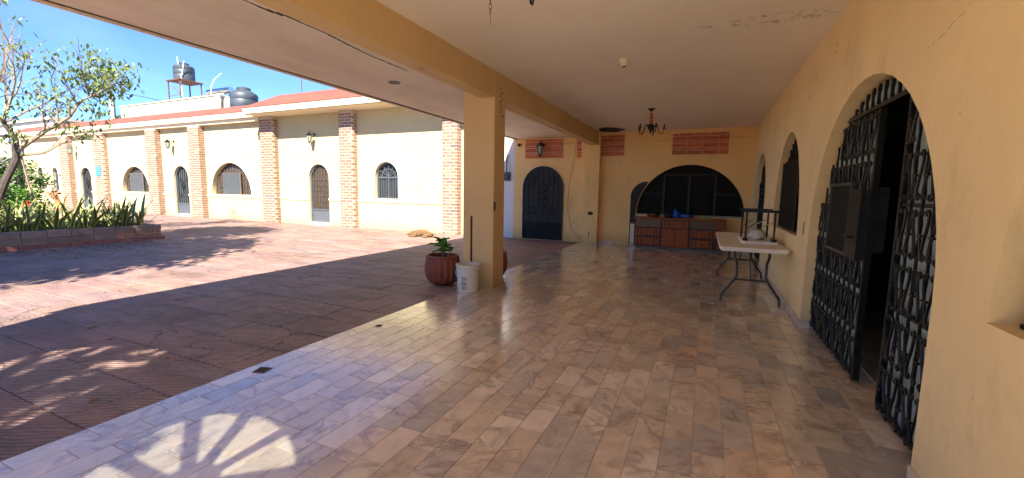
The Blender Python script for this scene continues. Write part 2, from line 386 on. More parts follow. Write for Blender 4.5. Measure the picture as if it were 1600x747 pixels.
# ------------------------------------------------------------------ ground
g = MB().add([(-600, -600, -.12), (600, -600, -.12), (600, 600, -.12), (-600, 600, -.12)], [(0, 1, 2, 3)]).build('ground', 'patio_bed')
struct(g, 'bare earth round the buildings')
patio = MB().box(-42, -3.16, -9, HF+.3, -.115, GZ-.014).build('patio', 'patio_bed')
struct(patio, 'open patio paved with pinkish grooved clay slabs')
def camdist(x, y): return math.hypot(x, y)
def visible(x, y, z):
    d = Vector((x, y, z-1.4)); zc = d.dot(fw)
    if zc < .3: return False
    return abs(d.dot(r2)/zc) < 1.32 and abs(d.dot(u2)/zc) < .66
cand = []; y = -9.0; row = 0
while y < HF-.02:
    x = -3.19 - (R.random()*.5); x = -3.165; first = True
    while x > -42:
        ln = R.choice((.45, .68, .68, .9)) if not (first and row % 2) else .34
        x1 = max(x-ln, -42); y1 = min(y+.44, HF-.005)
        cand.append((x1, x, y, y1, (x+x1)/2, (y+y1)/2)); x = x1; first = False
    y += .44; row += 1
def slabtint():
    k = R.random(); f = .8+R.random()*.35
    c = (.315, .20, .175) if k < .6 else ((.285, .20, .185) if k < .8 else (.33, .215, .175)); f = .92+.16*R.random()
    return tuple(a*f for a in c)
vis = sorted([c for c in cand if visible(c[4], c[5], GZ) and abs(c[4]) < 13], key=lambda c: camdist(c[4], c[5]))[:300]
vs_ = set(map(id, vis)); slabcache = {}; rest = MB()
for c in cand:
    x0, x1, y0, y1, mx_, my_ = c; zt = GZ + (R.random()-.5)*.004
    g_ = .0015
    if id(c) in vs_:
        key = (round(x1-x0, 2), round(y1-y0, 2), R.randrange(8))
        if key not in slabcache:
            m_ = MB(); m_.cur = slabtint(); hx, hy = (x1-x0)/2-g_, (y1-y0)/2-g_
            m_.box(-hx, hx, -hy, hy, -.03, 0, .006); slabcache[key] = m_.mesh('paving_slab', M['slab'], False)
        put('paving_slab', slabcache[key], patio, (mx_, my_, zt), ((R.random()-.5)*.006, (R.random()-.5)*.006, (R.random()-.5)*.006))
    else:
        rest.cur = slabtint(); rest.box(x0+g_, x1-g_, y0+g_, y1-g_, zt-.03, zt)
o = rest.build('paving_slabs', 'slab', patio, False); o['kind'] = 'stuff'

# porch floor
struct(MB().box(-3.16, 8, -16, -2.61, -.115, -.02).build('forecourt', simple('bounce_concrete', (.62, .57, .48), .9, var=.15, scale=2, bmp=.3)), 'unseen forecourt beyond the porch end, made pale to bounce sunlight inside')  # unseen slab added and kept pale to bounce sunlight into the porch
floor = MB().box(-3.16, 4.5, -2.6, HF, -.11, -.005).build('floor', 'grout')
struct(floor, 'covered porch floor of polished marble tiles')
tw, tl = .1585, .33; cand = []
pal = [(.72, .655, .54), (.78, .70, .57), (.73, .64, .51), (.70, .61, .48), (.76, .66, .52), (.67, .60, .49), (.82, .75, .63), (.57, .53, .47), (.50, .48, .44), (.74, .59, .44), (.68, .62, .51)]
nx = 27
for i in range(nx):
    x0 = -3.16 + i*(4.29/nx); x1 = x0+4.29/nx; off = R.random()*tl; y = -2.6-off; bias = R.choice((0, 0, 0, 1, 2))
    while y < HF-.03:
        ya, yb = max(y, -2.6), min(y+tl, HF-.03)
        if yb-ya > .02: cand.append((x0, x1, ya, yb, (x0+x1)/2, (ya+yb)/2, i))
        y += tl
vis = sorted([c for c in cand if visible(c[4], c[5], 0)], key=lambda c: camdist(c[4], c[5]))[:300]
vs_ = set(map(id, vis)); cache = {}; rest = MB()
def tiletint(x, y):
    q = noise.noise(Vector((x*.9, y*.35, 3.3)))
    k = int((R.random()*.75 + .25*(q+.5))*len(pal)) % len(pal)
    if q > .30 and R.random() < .5: k = R.choice((7, 8, 5))
    return k
for c in cand:
    x0, x1, y0, y1, mx_, my_, i = c; k = tiletint(mx_, my_); zt = (R.random()-.5)*.0012
    if id(c) in vs_:
        key = (round(y1-y0, 3), k, R.randrange(2))
        if key not in cache:
            m_ = MB(); f = .93+R.random()*.14; m_.cur = tuple(a*f for a in pal[k]); hx, hy = (x1-x0)/2-.0018, (y1-y0)/2-.0014
            m_.box(-hx, hx, -hy, hy, -.012, 0, .0012); cache[key] = m_.mesh('floor_tile', M['marble'], False)
        put('floor_tile', cache[key], floor, (mx_, my_, zt), ((R.random()-.5)*.004, (R.random()-.5)*.004, 0))
    else:
        f = .93+R.random()*.14; rest.cur = tuple(a*f for a in pal[k]); rest.box(x0+.0018, x1-.0018, y0+.0014, y1-.0014, -.012, zt)
o = rest.build('floor_tiles', 'marble', floor, False); o['kind'] = 'stuff'
# small drain grates at the porch edge
for x_, y_, s_, lb in ((-3.02, 2.07, .05, 'larger square drain opening in the porch floor edge, nearer the camera'), (-2.98, 3.31, .03, 'smaller drain opening in the porch floor edge, farther off')):
    t = thing('floor_drain', lb, 'drain', (x_, y_, 0), .3)
    m_ = MB(); 
    for a in (-1, 1): m_.box(-s_, s_, a*s_-.006 if a > 0 else -s_, a*s_ if a > 0 else -s_+.006, .0008, .004); m_.box(a*s_-(.006 if a > 0 else 0), a*s_+(.006 if a < 0 else 0), -s_+.007, s_-.007, .0008, .0042)
    m_.build('rim', 'greyiron', t, False)
    MB().box(-s_+.006, s_-.006, -s_+.006, s_-.006, .0012, .0022).build('opening', 'crack', t, False)

# ------------------------------------------------------------------ right wall
rw = thing('porch_wall', 'long cream right-hand wall of the porch with four arched openings', 'wall', (1.01, 4, 0))
def P(o, parent, keep=True):        # parent world-space geometry to a placed empty
    o.parent = parent; o.matrix_parent_inverse = Matrix.Translation(parent.location).inverted() if not any(parent.rotation_euler) else (Matrix.Translation(parent.location) @ parent.rotation_euler.to_matrix().to_4x4()).inverted(); return o
GATE = (3.98, 1.36); W2 = (6.97, 1.02); W3 = (10.15, .90); W4 = (1.19, 1.0)
m_ = MB().wall([(-.85, 0), (GATE[0]-GATE[1], 0)] + [(GATE[0]-GATE[1]*math.cos(PI*i/24), .9+GATE[1]*math.sin(PI*i/24)) for i in range(25)] +
    [(GATE[0]+GATE[1], 0), (W3[0]-W3[1], 0)] + [(W3[0]-W3[1]*math.cos(PI*i/20), 1.36+.90*math.sin(PI*i/20)) for i in range(21)] + [(W3[0]+W3[1], 0), (11.75, 0), (11.75, 3.03), (-.85, 3.03)],
    [[(W2[0]+W2[1]*math.cos(PI*i/20), .93+(W2[1]+.32)*math.sin(PI*i/20)) for i in range(21)],
     [(W4[0]+W4[1]*math.cos(PI*i/20), .93+(W4[1]+.32)*math.sin(PI*i/20)) for i in range(21)]], XW, 1.01, 1.26)
P(m_.build('wall_face', 'porch', None, False), rw)
for a, b in ((-.85, GATE[0]-GATE[1]-.0), (GATE[0]+GATE[1], W3[0]-W3[1]), (W3[0]+W3[1], 11.74)):
    y = a
    while y < b-.02:
        e = min(y+.42, b); P(MB().box(.998, 1.0095, y+.0015, e-.0015, .001, .085).build('skirting_tile', 'baseboard', None, False), rw); y = e
for y_ in (GATE[0]+GATE[1],):
    P(MB().box(1.0105, 1.10, y_-.012, y_-.0005, .001, .085).build('skirting_tile', 'baseboard', None, False), rw)
P(MB().box(1.002, 1.0098, 5.56, 5.60, .98, 1.12).build('cover_plate', 'yellow', None, False), rw)

rr = random.Random(31); m_ = MB(); y = 3.0; z = 2.18
for i in range(70):
    y2 = y-.024; z2 = z+.006+rr.uniform(-.008, .010)
    if rr.random() < .6: m_.tube([(1.0096, y, z), (1.0096, y2, z2)], .0012, 3)
    y, z = y2, z2
P(m_.build('hairline_crack', 'wire', None, False), rw)
m_ = MB()
for (a, b) in ((5.6, 2.66), (5.9, 2.52), (7.7, 2.62), (7.9, 2.48), (4.9, 2.75), (2.95, .55)):
    for k in range(3): ya = a+rr.uniform(-.06, .06); za = b+rr.uniform(-.05, .05); m_.box(1.0085, 1.0097, ya, ya+rr.uniform(.01, .035), za, za+rr.uniform(.006, .014))
P(m_.build('plaster_nick', 'rust', None, False), rw)

# dark room behind the gate
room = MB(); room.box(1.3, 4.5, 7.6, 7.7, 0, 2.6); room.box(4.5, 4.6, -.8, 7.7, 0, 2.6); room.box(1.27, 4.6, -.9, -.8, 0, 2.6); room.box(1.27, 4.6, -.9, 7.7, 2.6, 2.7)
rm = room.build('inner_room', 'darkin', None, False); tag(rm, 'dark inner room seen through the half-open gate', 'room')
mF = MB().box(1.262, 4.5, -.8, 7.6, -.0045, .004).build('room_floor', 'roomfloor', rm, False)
t = thing('inner_door', 'inner door with a pale rippled glass strip, in the dark room behind the gate', 'door', (1.9, 5.3, 0), .0)
P(MB().box(1.86, 2.7, 6.60, 6.64, .01, 2.1).build('door_panel', 'darkpanel', None, False), t)
P(MB().box(1.92, 2.03, 6.585, 6.598, .72, 1.53).build('glass_strip', 'frost', None, False), t)

# scroll ornament: pair of S-curls left and right of a bar, one unit high
def curl_pts(w_, h_, flip=1):
    pts = []
    for k in range(8):                       # lower spiral, curling inwards from the belly
        a = PI*(-1.35+1.35*k/7); r_ = .008+.017*k/7
        pts.append((w_*.52+r_*math.cos(a), -h_/2+.040+r_*math.sin(a)))
    pts += [(w_*.80, -h_*.24), (w_*.62, -h_*.08), (w_*.30, h_*.10), (w_*.14, h_*.24)]
    for k in range(7):
        a = PI-PI*1.5*k/6; r_ = .024-.013*k/6
        pts.append((w_*.14+.024+r_*math.cos(a), h_/2-.045+r_*math.sin(a)))
    return [(flip*u, v) for u, v in pts]
def scroll_mesh(w_, h_, up_=1, r_=.0075, n=5):
    m_ = MB()
    for s_ in (-1, 1): m_.tube([(0, u, v*up_) for u, v in curl_pts(w_, h_, s_)], r_, n)
    m_.tube([(-.012, -.03, 0), (-.012, .03, 0)], .009, 4)
    return m_.mesh('scroll', M['iron'])
SC = [scroll_mesh(.078, .32, 1, .0085, 5), scroll_mesh(.078, .32, -1, .0085, 5)]
def twisted(y_, z0, z1, x_=0, r_=.009):
    m_ = MB(); n = max(4, int((z1-z0)/.05)); k = int((z1-z0)/.14)
    zs = [z0+(z1-z0)*i/n for i in range(n+1)]
    m_.tube([(x_+.0015*math.cos(i*1.6), y_+.0015*math.sin(i*1.6), z) for i, z in enumerate(zs)], [r_*(1.0+.35*(i % 3 == 0)) for i in range(n+1)], 4)
    return m_
def archz(y_, c, r_, zs, k=1.0):
    d = abs(y_-c); return zs+k*math.sqrt(max(0, r_*r_-d*d)) if d < r_ else zs
GX = 1.115
gate = thing('iron_gate', 'large black scrollwork gate in the nearest arched doorway with one leaf open', 'gate', (GX, 3.98, 0))
def leaf_(name, ya, yb, ztop, step=.136, label=None, topbar=True):
    """framed leaf of the scroll gate between ya and yb under the arch"""
    o_ = put(name, None, None, (0, 0, 0)); P(o_, gate)
    for z in (.05, .72, 1.36, ztop-.02):
        lo, hi = ya, yb
        for yy in (lo, hi): pass
        while lo < hi and archz(lo, 3.98, 1.33, .9) < z: lo += .02
        while hi > lo and archz(hi, 3.98, 1.33, .9) < z: hi -= .02
        if hi-lo > .05: MB().box(GX-.012, GX+.012, lo, hi, z-.012, z+.012).build('rail', 'iron', o_, False)
    if label: o_['label'] = label
    n = int(round((yb-ya)/step))
    for i in range(n+1):
        yy = ya+(yb-ya)*i/n; zt = min(ztop, archz(yy, 3.98, 1.33, .9)-.02)
        b_ = twisted(yy, .03, zt, GX-.014); bo = b_.build('bar', 'iron', None); bo.parent = o_; bo.matrix_parent_inverse = o_.matrix_parent_inverse.copy(); bo.matrix_parent_inverse = Matrix.Identity(4)
        if i < n:
            ym = yy+(yb-ya)/n/2; z = .20; k = 0
            while z+.13 < min(ztop, archz(ym, 3.98, 1.33, .9)):
                put('scroll', SC[(k+i) % 2], o_, (GX-.026, ym, z), None, (1, .86, 1)); z += .332; k += 1
    # pale pane behind the bars
    pts = [(ya, .04), (yb, .04)] + [(yb+(ya-yb)*i/12, min(ztop, archz(yb+(ya-yb)*i/12, 3.98, 1.30, .9)-.02)) for i in range(13)]
    po = MB().prism(pts, XW, GX+.014, GX+.019).build('pane', 'frost', None, False); po.parent = o_
    return o_
lf = leaf_('gate_leaf', 3.92, 5.30, 2.03)
rl = leaf_('gate_leaf', 2.66, 3.38, 2.03)
# transom grille over the doors
fr = MB(); fr.box(GX-.014, GX+.014, 3.2, 4.76, 2.045, 2.075)
o_ = fr.build('transom', 'iron', None, False); P(o_, gate)
n = 12
for i in range(n+1):
    yy = 3.25+1.48*i/n; zt = archz(yy, 3.98, 1.33, .9)-.01
    if zt > 2.1:
        b_ = twisted(yy, 2.075, zt, GX-.01, .012).build('bar', 'iron', o_)
pts = [(4.74, 2.078), (3.22, 2.078)] + [(3.22+1.52*i/12, archz(3.22+1.52*i/12, 3.98, 1.32, .9)) for i in range(13)]
MB().prism(pts, XW, GX+.012, GX+.017).build('pane', 'frost', o_, False)
# stile of the shut leaf, lock box and metal screen panel
P(MB().box(GX-.022, GX+.018, 3.885, 3.912, .02, 2.03).build('stile', 'iron', None, False), gate)
P(MB().box(GX-.02, GX+.03, 3.39, 3.41, .06, 2.03).build('stile', 'iron', None, False), gate)
P(MB().box(GX-.02, GX+.02, 3.865, 3.883, .03, .22).build('floor_bolt', 'iron', None, False), gate)
sp_ = MB().box(GX-.055, GX-.035, 4.22, 4.80, .95, 1.50).build('screen_panel', 'darkpanel', None, False); P(sp_, gate); sp_['label'] = 'flat dark sheet panel fixed over the scrollwork'
f_ = MB()
for a, b, c, d in ((4.20, 4.225, .93, 1.52), (4.795, 4.82, .93, 1.52), (4.226, 4.794, .93, .955), (4.226, 4.794, 1.495, 1.52)): f_.box(GX-.066, GX-.03, a, b, c, d)
f_.build('frame', 'greylegs', sp_, False)
P(MB().box(GX-.07, GX+.02, 3.93, 4.19, .93, 1.46).build('lock_box', 'iron', None, False), gate)
P(MB().tube([(GX-.075, 4.0, 1.1), (GX-.11, 4.0, 1.1), (GX-.11, 4.1, 1.1)], .008).build('handle', 'iron'), gate)

def side_window(c, hw, zs, label, hgt, panel=True):
    t_ = thing('window_grille', label, 'window', (1.12, c, zs))
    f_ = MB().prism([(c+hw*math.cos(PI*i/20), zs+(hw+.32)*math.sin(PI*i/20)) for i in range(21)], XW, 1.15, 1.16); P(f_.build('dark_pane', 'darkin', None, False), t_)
    n_ = int(2*hw/.13)
    for i in range(n_+1):
        yy = c-hw+.05+(2*hw-.1)*i/n_; d = abs(yy-c)/hw; zt = zs+(hw+.32)*math.sqrt(max(0, 1-d*d))-.05
        if zt-zs > .12: P(twisted(yy, zs+.01, zt, 1.10, .012).build('bar', 'iron'), t_)
        if i < n_:
            ym = yy+.06; z = zs+.17; k = 0; d = abs(ym-c)/hw; zt = zs+(hw+.32)*math.sqrt(max(0, 1-d*d))
            while z+.16 < zt: put('scroll', SC[(i+k) % 2], t_, (1.085-1.12, ym-c, z-zs), None, (1, .68, 1)); z += .335; k += 1
    if panel:
        P(MB().box(1.045, 1.055, c-.60, c+.63, zs+.03, zs+.95).build('sheet_panel', 'darkpanel', None, False), t_)
        f_ = MB()
        for a in (-.62, .58): f_.box(1.035, 1.0445, c+a, c+a+.02, zs+.03, zs+.95)
        P(f_.build('panel_edge', 'greylegs', None, False), t_)
    P(MB().box(1.08, 1.12, c-hw+.03, c+hw-.03, zs+.002, zs+.02).build('bottom_rail', 'iron', None, False), t_)
    return t_
side_window(W2[0], W2[1]-.01, .93, 'arched window with scroll bars and a big dark sheet, behind the folding table', 1.3)
side_window(W4[0], W4[1]-.01, .93, 'arched window with scroll bars at the right edge of the photo', 1.3)
# far door on the right wall
t = thing('iron_door', 'narrow-looking arched scrollwork door at the far end of the right wall', 'door', (1.12, W3[0], 0))
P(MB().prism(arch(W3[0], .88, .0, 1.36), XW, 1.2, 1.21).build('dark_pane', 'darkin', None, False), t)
for i in range(15):
    yy = W3[0]-.84+1.68*i/14; d = abs(yy-W3[0]); zt = 1.36+math.sqrt(max(0, .88**2-d*d))-.03
    P(twisted(yy, .02, zt, 1.11, .012).build('bar', 'iron'), t)
    if i < 14:
        z = .2; k = 0; ym = yy+.06
        while z+.16 < 1.36+math.sqrt(max(0, .88**2-(ym-W3[0])**2)): put('scroll', SC[(i+k) % 2], t, (-.025, ym-W3[0], z), None, (1, .68, 1)); z += .335; k += 1

# ------------------------------------------------------------------ ceiling, beam, eave
ce = MB().box(-2.712, 1.26, -.85, 11.99, 3.03, 3.25).build('ceiling', 'ceiling', None, False); struct(ce, 'off-white porch ceiling with mould stains')
ev = MB().box(-5.3, -2.935, -.85, HF-.002, 2.965, 3.2).build('eave_slab', 'soffit', None, False); struct(ev, 'projecting concrete eave slab over the patio edge')
MB().box(-5.325, -5.27, -.86, HF-.004, 2.94, 2.963).build('drip_edge', 'soffit', ev, False)
MB().box(-5.265, -5.255, -.86, HF-.004, 2.957, 2.964).build('drip_groove', 'crack', ev, False)
cr = MB(); pts = []
for i in range(60):
    y = .3+i*.075; pts.append((-3.62+noise.noise(Vector((0, y*.8, 1)))*.12+noise.noise(Vector((5, y*5, 1)))*.03-.045*y*.3, y))
for i in range(59):
    wd = .005+.008*abs(noise.noise(Vector((9, i*.4, 0))))+(.012 if 30 < i < 34 else 0)
    (xa, ya), (xb, yb) = pts[i], pts[i+1]; cr.box(min(xa, xb)-wd/2, max(xa, xb)+wd/2, ya, yb, 2.961, 2.9645)
cr.build('crack', 'crack', ev, False)
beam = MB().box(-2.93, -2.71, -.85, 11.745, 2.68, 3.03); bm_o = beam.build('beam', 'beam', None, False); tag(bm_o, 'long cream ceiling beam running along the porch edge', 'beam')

# column
col = thing('porch_column', 'thick square cream column at the porch edge with a recessed strap', 'column', (-2.955, 5.52, 0))
def colmesh():
    m_ = MB(); x0, x1, y0, y1, b = -3.205, -2.707, 5.35, 5.70, .012
    q = [(x0+b, y0), (-3.085, y0), (-3.085, y0+.05), (-3.045, y0+.05), (-3.045, y0), (x1-b, y0), (x1, y0+b), (x1, y1-b), (x1-b, y1), (x0+b, y1), (x0, y1-b), (x0, y0+b)]
    q0 = [(x0+b, y0), (x1-b, y0), (x1, y0+b), (x1, y1-b), (x1-b, y1), (x0+b, y1), (x0, y1-b), (x0, y0+b)]
    mp = lambda u, v, d: (u, v, d)
    m_.prism(q0, mp, 0, .27); m_.prism(q, mp, .27, 1.035); m_.prism(q0, mp, 1.035, 2.96)
    return m_
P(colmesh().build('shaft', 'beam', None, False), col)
P(MB().box(-3.080, -3.050, 5.375, 5.382, .28, 1.02).build('steel_strap', 'iron', None, False), col)
P(MB().box(-3.083, -3.047, 5.388, 5.398, .272, 1.033).build('recess_back', 'crack', None, False), col)
P(MB().box(-3.072, -3.056, 5.366, 5.374, .80, .86).build('turnbuckle', 'rust', None, False), col)
sk = MB().box(-2.7068, -2.699, 5.33+.02, 5.40, 1.125, 1.25).build('socket_plate', 'plastic_black', None, False); P(sk, col)
for z in (1.15, 1.18, 1.21): P(MB().box(-2.6988, -2.696, 5.365, 5.385, z, z+.015).build('socket', 'meshgrey', None, False), col)
m_ = MB()
for i in range(9): y = 5.48+R.random()*.1; z = 2.45+i*.045; m_.box(-2.7066, -2.7055, y, y+.02+R.random()*.03, z, z+.02)
P(m_.build('plaster_scar', 'crack', None, False), col)

# end wall behind the camera with fanlight and arch (its light falls on the floor)
ew = thing('end_wall', 'cream end wall of the porch behind the camera with fanlight, side arch and openings added for fill light', 'wall', (-2, -.75, 0))
FX, FZ, FR = -1.38, 1.78, .6
m_ = MB().wall([(-5.3, -.03)] + [(-4.42, -.03)] + [(-3.0-1.42*math.cos(PI*i/24), 1.36+1.38*math.sin(PI*i/24)) for i in range(13)] + [(-2.88, 2.74), (-2.88, -.03), (-.68, -.03), (-.66, 2.04), (.92, 2.04), (.92, -.03), (1.005, -.03), (1.005, 3.029), (-2.71, 3.029), (-2.71, 2.679), (-2.93, 2.679), (-2.93, 2.939), (-5.3, 2.939)],
    [[(-2.3, .02), (-.85, .02), (-.85, 1.12), (-2.3, 1.12)], [(FX+FR*math.cos(PI*i/20), FZ+FR*math.sin(PI*i/20)) for i in range(21)] + [(FX-FR, 1.2), (FX-FR+.28, 1.2), (FX-FR+.28, 1.70), (FX-.02, 1.70), (FX+.02, 1.75)]], YW, -.72, -.65)  # doorway and low opening under the fanlight added to let fill light in
P(m_.build('wall_face', 'porch', None, False), ew)
fm = MB()
for a in (32, 68, 104, 140):
    a = math.radians(a); ca, sa = math.cos(a), math.sin(a)
    q = [(FX+.12*ca+.028*sa, FZ+.12*sa-.028*ca), (FX+.62*ca+.04*sa, FZ+.62*sa-.04*ca), (FX+.62*ca-.04*sa, FZ+.62*sa+.04*ca), (FX+.12*ca-.028*sa, FZ+.12*sa+.028*ca)]
    fm.prism(q, YW, -.70, -.67)
fm.prism([(FX+.15*math.cos(PI*i/10), FZ+.15*math.sin(PI*i/10)) for i in range(11)], YW, -.705, -.665)
fm.prism([(FX-FR, FZ-.06), (FX+.0, FZ-.06), (FX+.0, FZ), (FX-FR, FZ)], YW, -.70, -.67)
gm_ = bpy.data.materials.new('fanlight_glass'); gm_.use_nodes = True; gn = gm_.node_tree; gn.nodes.remove(gn.nodes['Principled BSDF'])
ta = gn.nodes.new('ShaderNodeBsdfTransparent'); ta.inputs[0].default_value = (.50, .52, .50, 1); tb = gn.nodes.new('ShaderNodeBsdfGlossy'); tb.inputs['Roughness'].default_value = .05; tm = gn.nodes.new('ShaderNodeMixShader'); tm.inputs[0].default_value = .06
gn.links.new(ta.outputs[0], tm.inputs[1]); gn.links.new(tb.outputs[0], tm.inputs[2]); gn.links.new(tm.outputs[0], gn.nodes['Material Output'].inputs[0])
P(put('fanlight_pane', MB().prism([(FX+FR*math.cos(PI*i/20), FZ+FR*math.sin(PI*i/20)) for i in range(21)], YW, -.690, -.686).mesh('fanlight_pane', gm_, False)), ew)
P(put('fanlight_pane', MB().box(FX-FR, FX-FR+.28, -.690, -.686, 1.2, 1.72).mesh('fanlight_pane', gm_, False)), ew)
P(fm.build('fanlight_bars', 'greyiron', None, False), ew)

# ------------------------------------------------------------------ back wall of the porch
BY = 11.75
bw = thing('back_wall', 'cream wall at the far end of the porch with the wide dark arch', 'wall', (-.8, BY, 0))
AC, AR, AZ = -.385, 1.28, .87
smal = [(-1.82, .0), (-1.40, .0), (-1.40, .6)]
m_ = MB().wall([(-3.05, 0), (1.26, 0), (1.26, 3.03), (-3.05, 3.03)],
    [[(AC+AR*math.cos(PI*i/28), AZ+AR*math.sin(PI*i/28)) for i in range(29)]], YW, BY, BY+.24)
P(m_.build('wall_face', 'ochre', None, False), bw)
# niche outline to the left of the arch: dark-framed grey inset, cream half door
t = thing('side_hatch', 'small arched hatch with grey top and cream half door, left of the cabinet', 'door', (-1.6, BY, 0))
def clip_arch(c, r, zs, z0, n=16):
    pts = [(c+r*math.cos(PI*i/n), zs+r*math.sin(PI*i/n)) for i in range(n+1)]
    return [p for p in pts]
HC, HR, HZ = -1.41, .41, 1.30
pts = [(HC-HR, .62)] + [(-1.62, .62)]
arcL = [(HC+HR*math.cos(a), HZ+HR*math.sin(a)) for a in [math.radians(88+i*9.2) for i in range(11)]]
big = [(AC+(AR+.012)*math.cos(a), AZ+(AR+.012)*math.sin(a)) for a in [math.radians(180-6*i) for i in range(1, 8)]]
big = [b for b in big if b[1] < 1.66]
poly = [(HC-HR, .62), (AC-AR-.012, .62), (AC-AR-.012, AZ)] + big + [p for p in arcL if p[1] > 0]
P(MB().prism(poly, YW, BY-.006, BY-.002).build('upper_panel', 'meshgrey', None, False), t)
P(MB().prism([(HC-HR+.02, .03), (AC-AR-.012, .03), (AC-AR-.012, .58), (HC-HR+.02, .58)], YW, BY-.009, BY-.002).build('half_door', 'trim', None, False), t)
f_ = MB(); fp = [(-1.815, BY-.012, .01), (-1.815, BY-.012, HZ)] + [(p[0], BY-.012, p[1]) for p in arcL[::-1]]
f_.tube(fp, .012, 4); f_.tube([(-1.815, BY-.012, .6), (AC-AR, BY-.012, .6)], .012, 4)
P(f_.build('frame', 'iron', None, False), t)
# shutters inside the wide arch
t = thing('shutter_arch', 'wide arched opening closed by dark ribbed metal shutters above the cabinet', 'shutter', (AC, BY+.1, AZ))
P(MB().prism([(AC+(AR+.02)*math.cos(PI*i/28), AZ+(AR+.02)*math.sin(PI*i/28)) for i in range(29)], YW, BY+.10, BY+.12).build('sheet', 'darkpanel', None, False), t)
for i in range(17):
    xx = AC-AR+.08+i*(2*AR-.16)/16; zt = AZ+math.sqrt(max(0, AR**2-(xx-AC)**2))-.02
    P(MB().box(xx-.008, xx+.008, BY+.085, BY+.0985, AZ+.01, zt).build('rib', 'charcoal', None, False), t)
fm = MB()
for xx in (-1.0, -.39, .22): fm.box(xx-.022, xx+.022, BY+.06, BY+.084, AZ+.01, AZ+1.02 if xx != -.39 else AZ+1.0)
fm.box(-1.0, .22, BY+.06, BY+.0835, AZ+1.021, AZ+1.055); fm.box(-1.62, -1.023, BY+.06, BY+.083, AZ+.52, AZ+.55); fm.box(.243, .85, BY+.06, BY+.083, AZ+.52, AZ+.55)
P(fm.build('frame', 'iron', None, False), t)
P(MB().box(AC-AR+.0, AC+AR-.0, BY-.03, BY+.08, AZ-.03, AZ-.0005).build('sill', 'concrete', None, False), t)
x = -3.05
while x < 1.0:
    e = min(x+.42, 1.0)
    if x > -1.9 or e < -1.85: P(MB().box(x+.0015, e-.0015, BY-.012, BY-.0006, .001, .085).build('skirting_tile', 'baseboard', None, False), bw)
    x = e
# brick decor panels: courses of alternating height
panels = []
def brick_panel(x0, x1, z0, z1, yy, label, seed, group='brick panels let into the back wall'):
    rr = random.Random(seed); t_ = MB().box(x0, x1, yy-.006, yy-.0006, z0, z1).build('brick_panel', 'mortar2', None, False, label); panels.append((t_, yy))
    hs = [.115, .055, .115, .055, .115, .075]; tot = sum(hs); z = z0+.004; k = 0
    for k, h_ in enumerate(hs):
        h_ = h_*(z1-z0-.004)/tot; x = x0+.003-(k % 2)*.17-rr.random()*.04
        while x < x1-.004:
            a, b = max(x, x0+.003), min(x+.36, x1-.003)
            if b-a > .03:
                q = MB(); f = .8+rr.random()*.4; q.cur = (.50*f, .135*f, .048*f)
                q.box(a, b-.013, yy-.016-rr.random()*.003, yy-.0062, z, z+h_-.015); q.build('brick', 'panelbrick', t_, False)
            x += .36
        z += h_
    return t_
brick_panel(-4.99, -3.80, 2.38, 2.94, 11.93, 'terracotta brick panel above the grey arched door, with the lantern on it', 1)
brick_panel(-3.40, -3.26, 2.38, 2.94, 11.93, 'sliver of terracotta brick panel beside the pilaster', 2)
brick_panel(-2.66, -2.04, 2.40, 2.96, BY, 'narrow terracotta brick panel right of the pilaster under the ceiling hole', 3)
brick_panel(-.85, .455, 2.40, 2.94, BY, 'widest terracotta brick panel above the dark arch', 4)
# pilaster
pl = thing('pilaster', 'cream pilaster between the grey door and the cabinet wall, with a hole in its plaster', 'pilaster', (-2.87, 11.6, 0))
P(MB().box(-3.05, -2.66, 11.55, 11.745, 0, 2.679).build('shaft', 'ochre', None, False), pl)
P(MB().box(-2.705, -2.66, 11.55, 11.745, 2.681, 3.029).build('shaft_top', 'ochre', None, False), pl)
hl = MB(); pts = [(-2.86+(.05+.02*R.random())*math.cos(a*.6283)*1.3, .83+(.035+.03*R.random())*math.sin(a*.6283)) for a in range(10)]
hl.prism(pts, YW, 11.546, 11.5495); P(hl.build('plaster_hole', 'crack', None, False), pl)
P(MB().box(-2.895, -2.875, 11.546, 11.5495, .17, .33).build('plaster_slot', 'crack', None, False), pl)
# wires on the back wall
m_ = MB(); m_.tube([(-3.80, 11.915, 2.80), (-3.55, 11.91, 2.79), (-3.42, 11.91, 2.80), (-3.45, 11.91, 2.5), (-3.6, 11.91, 1.6), (-3.63, 11.91, .9), (-3.5, 11.91, .35), (-3.2, 11.90, .12)], .005, 4)
tag(m_.build('hanging_wire', 'wire'), 'thin cable hanging down the wall beside the grey arched door', 'cable')
m_ = MB(); m_.tube([(-.86, 11.738, 2.78), (-1.25, 11.738, 2.76)], .004, 4); m_.tube([(.46, 11.738, 2.79), (1.0, 11.738, 2.81)], .004, 4)
tag(m_.build('wall_cable', 'wire'), 'thin cable along the top of the cabinet wall', 'cable')
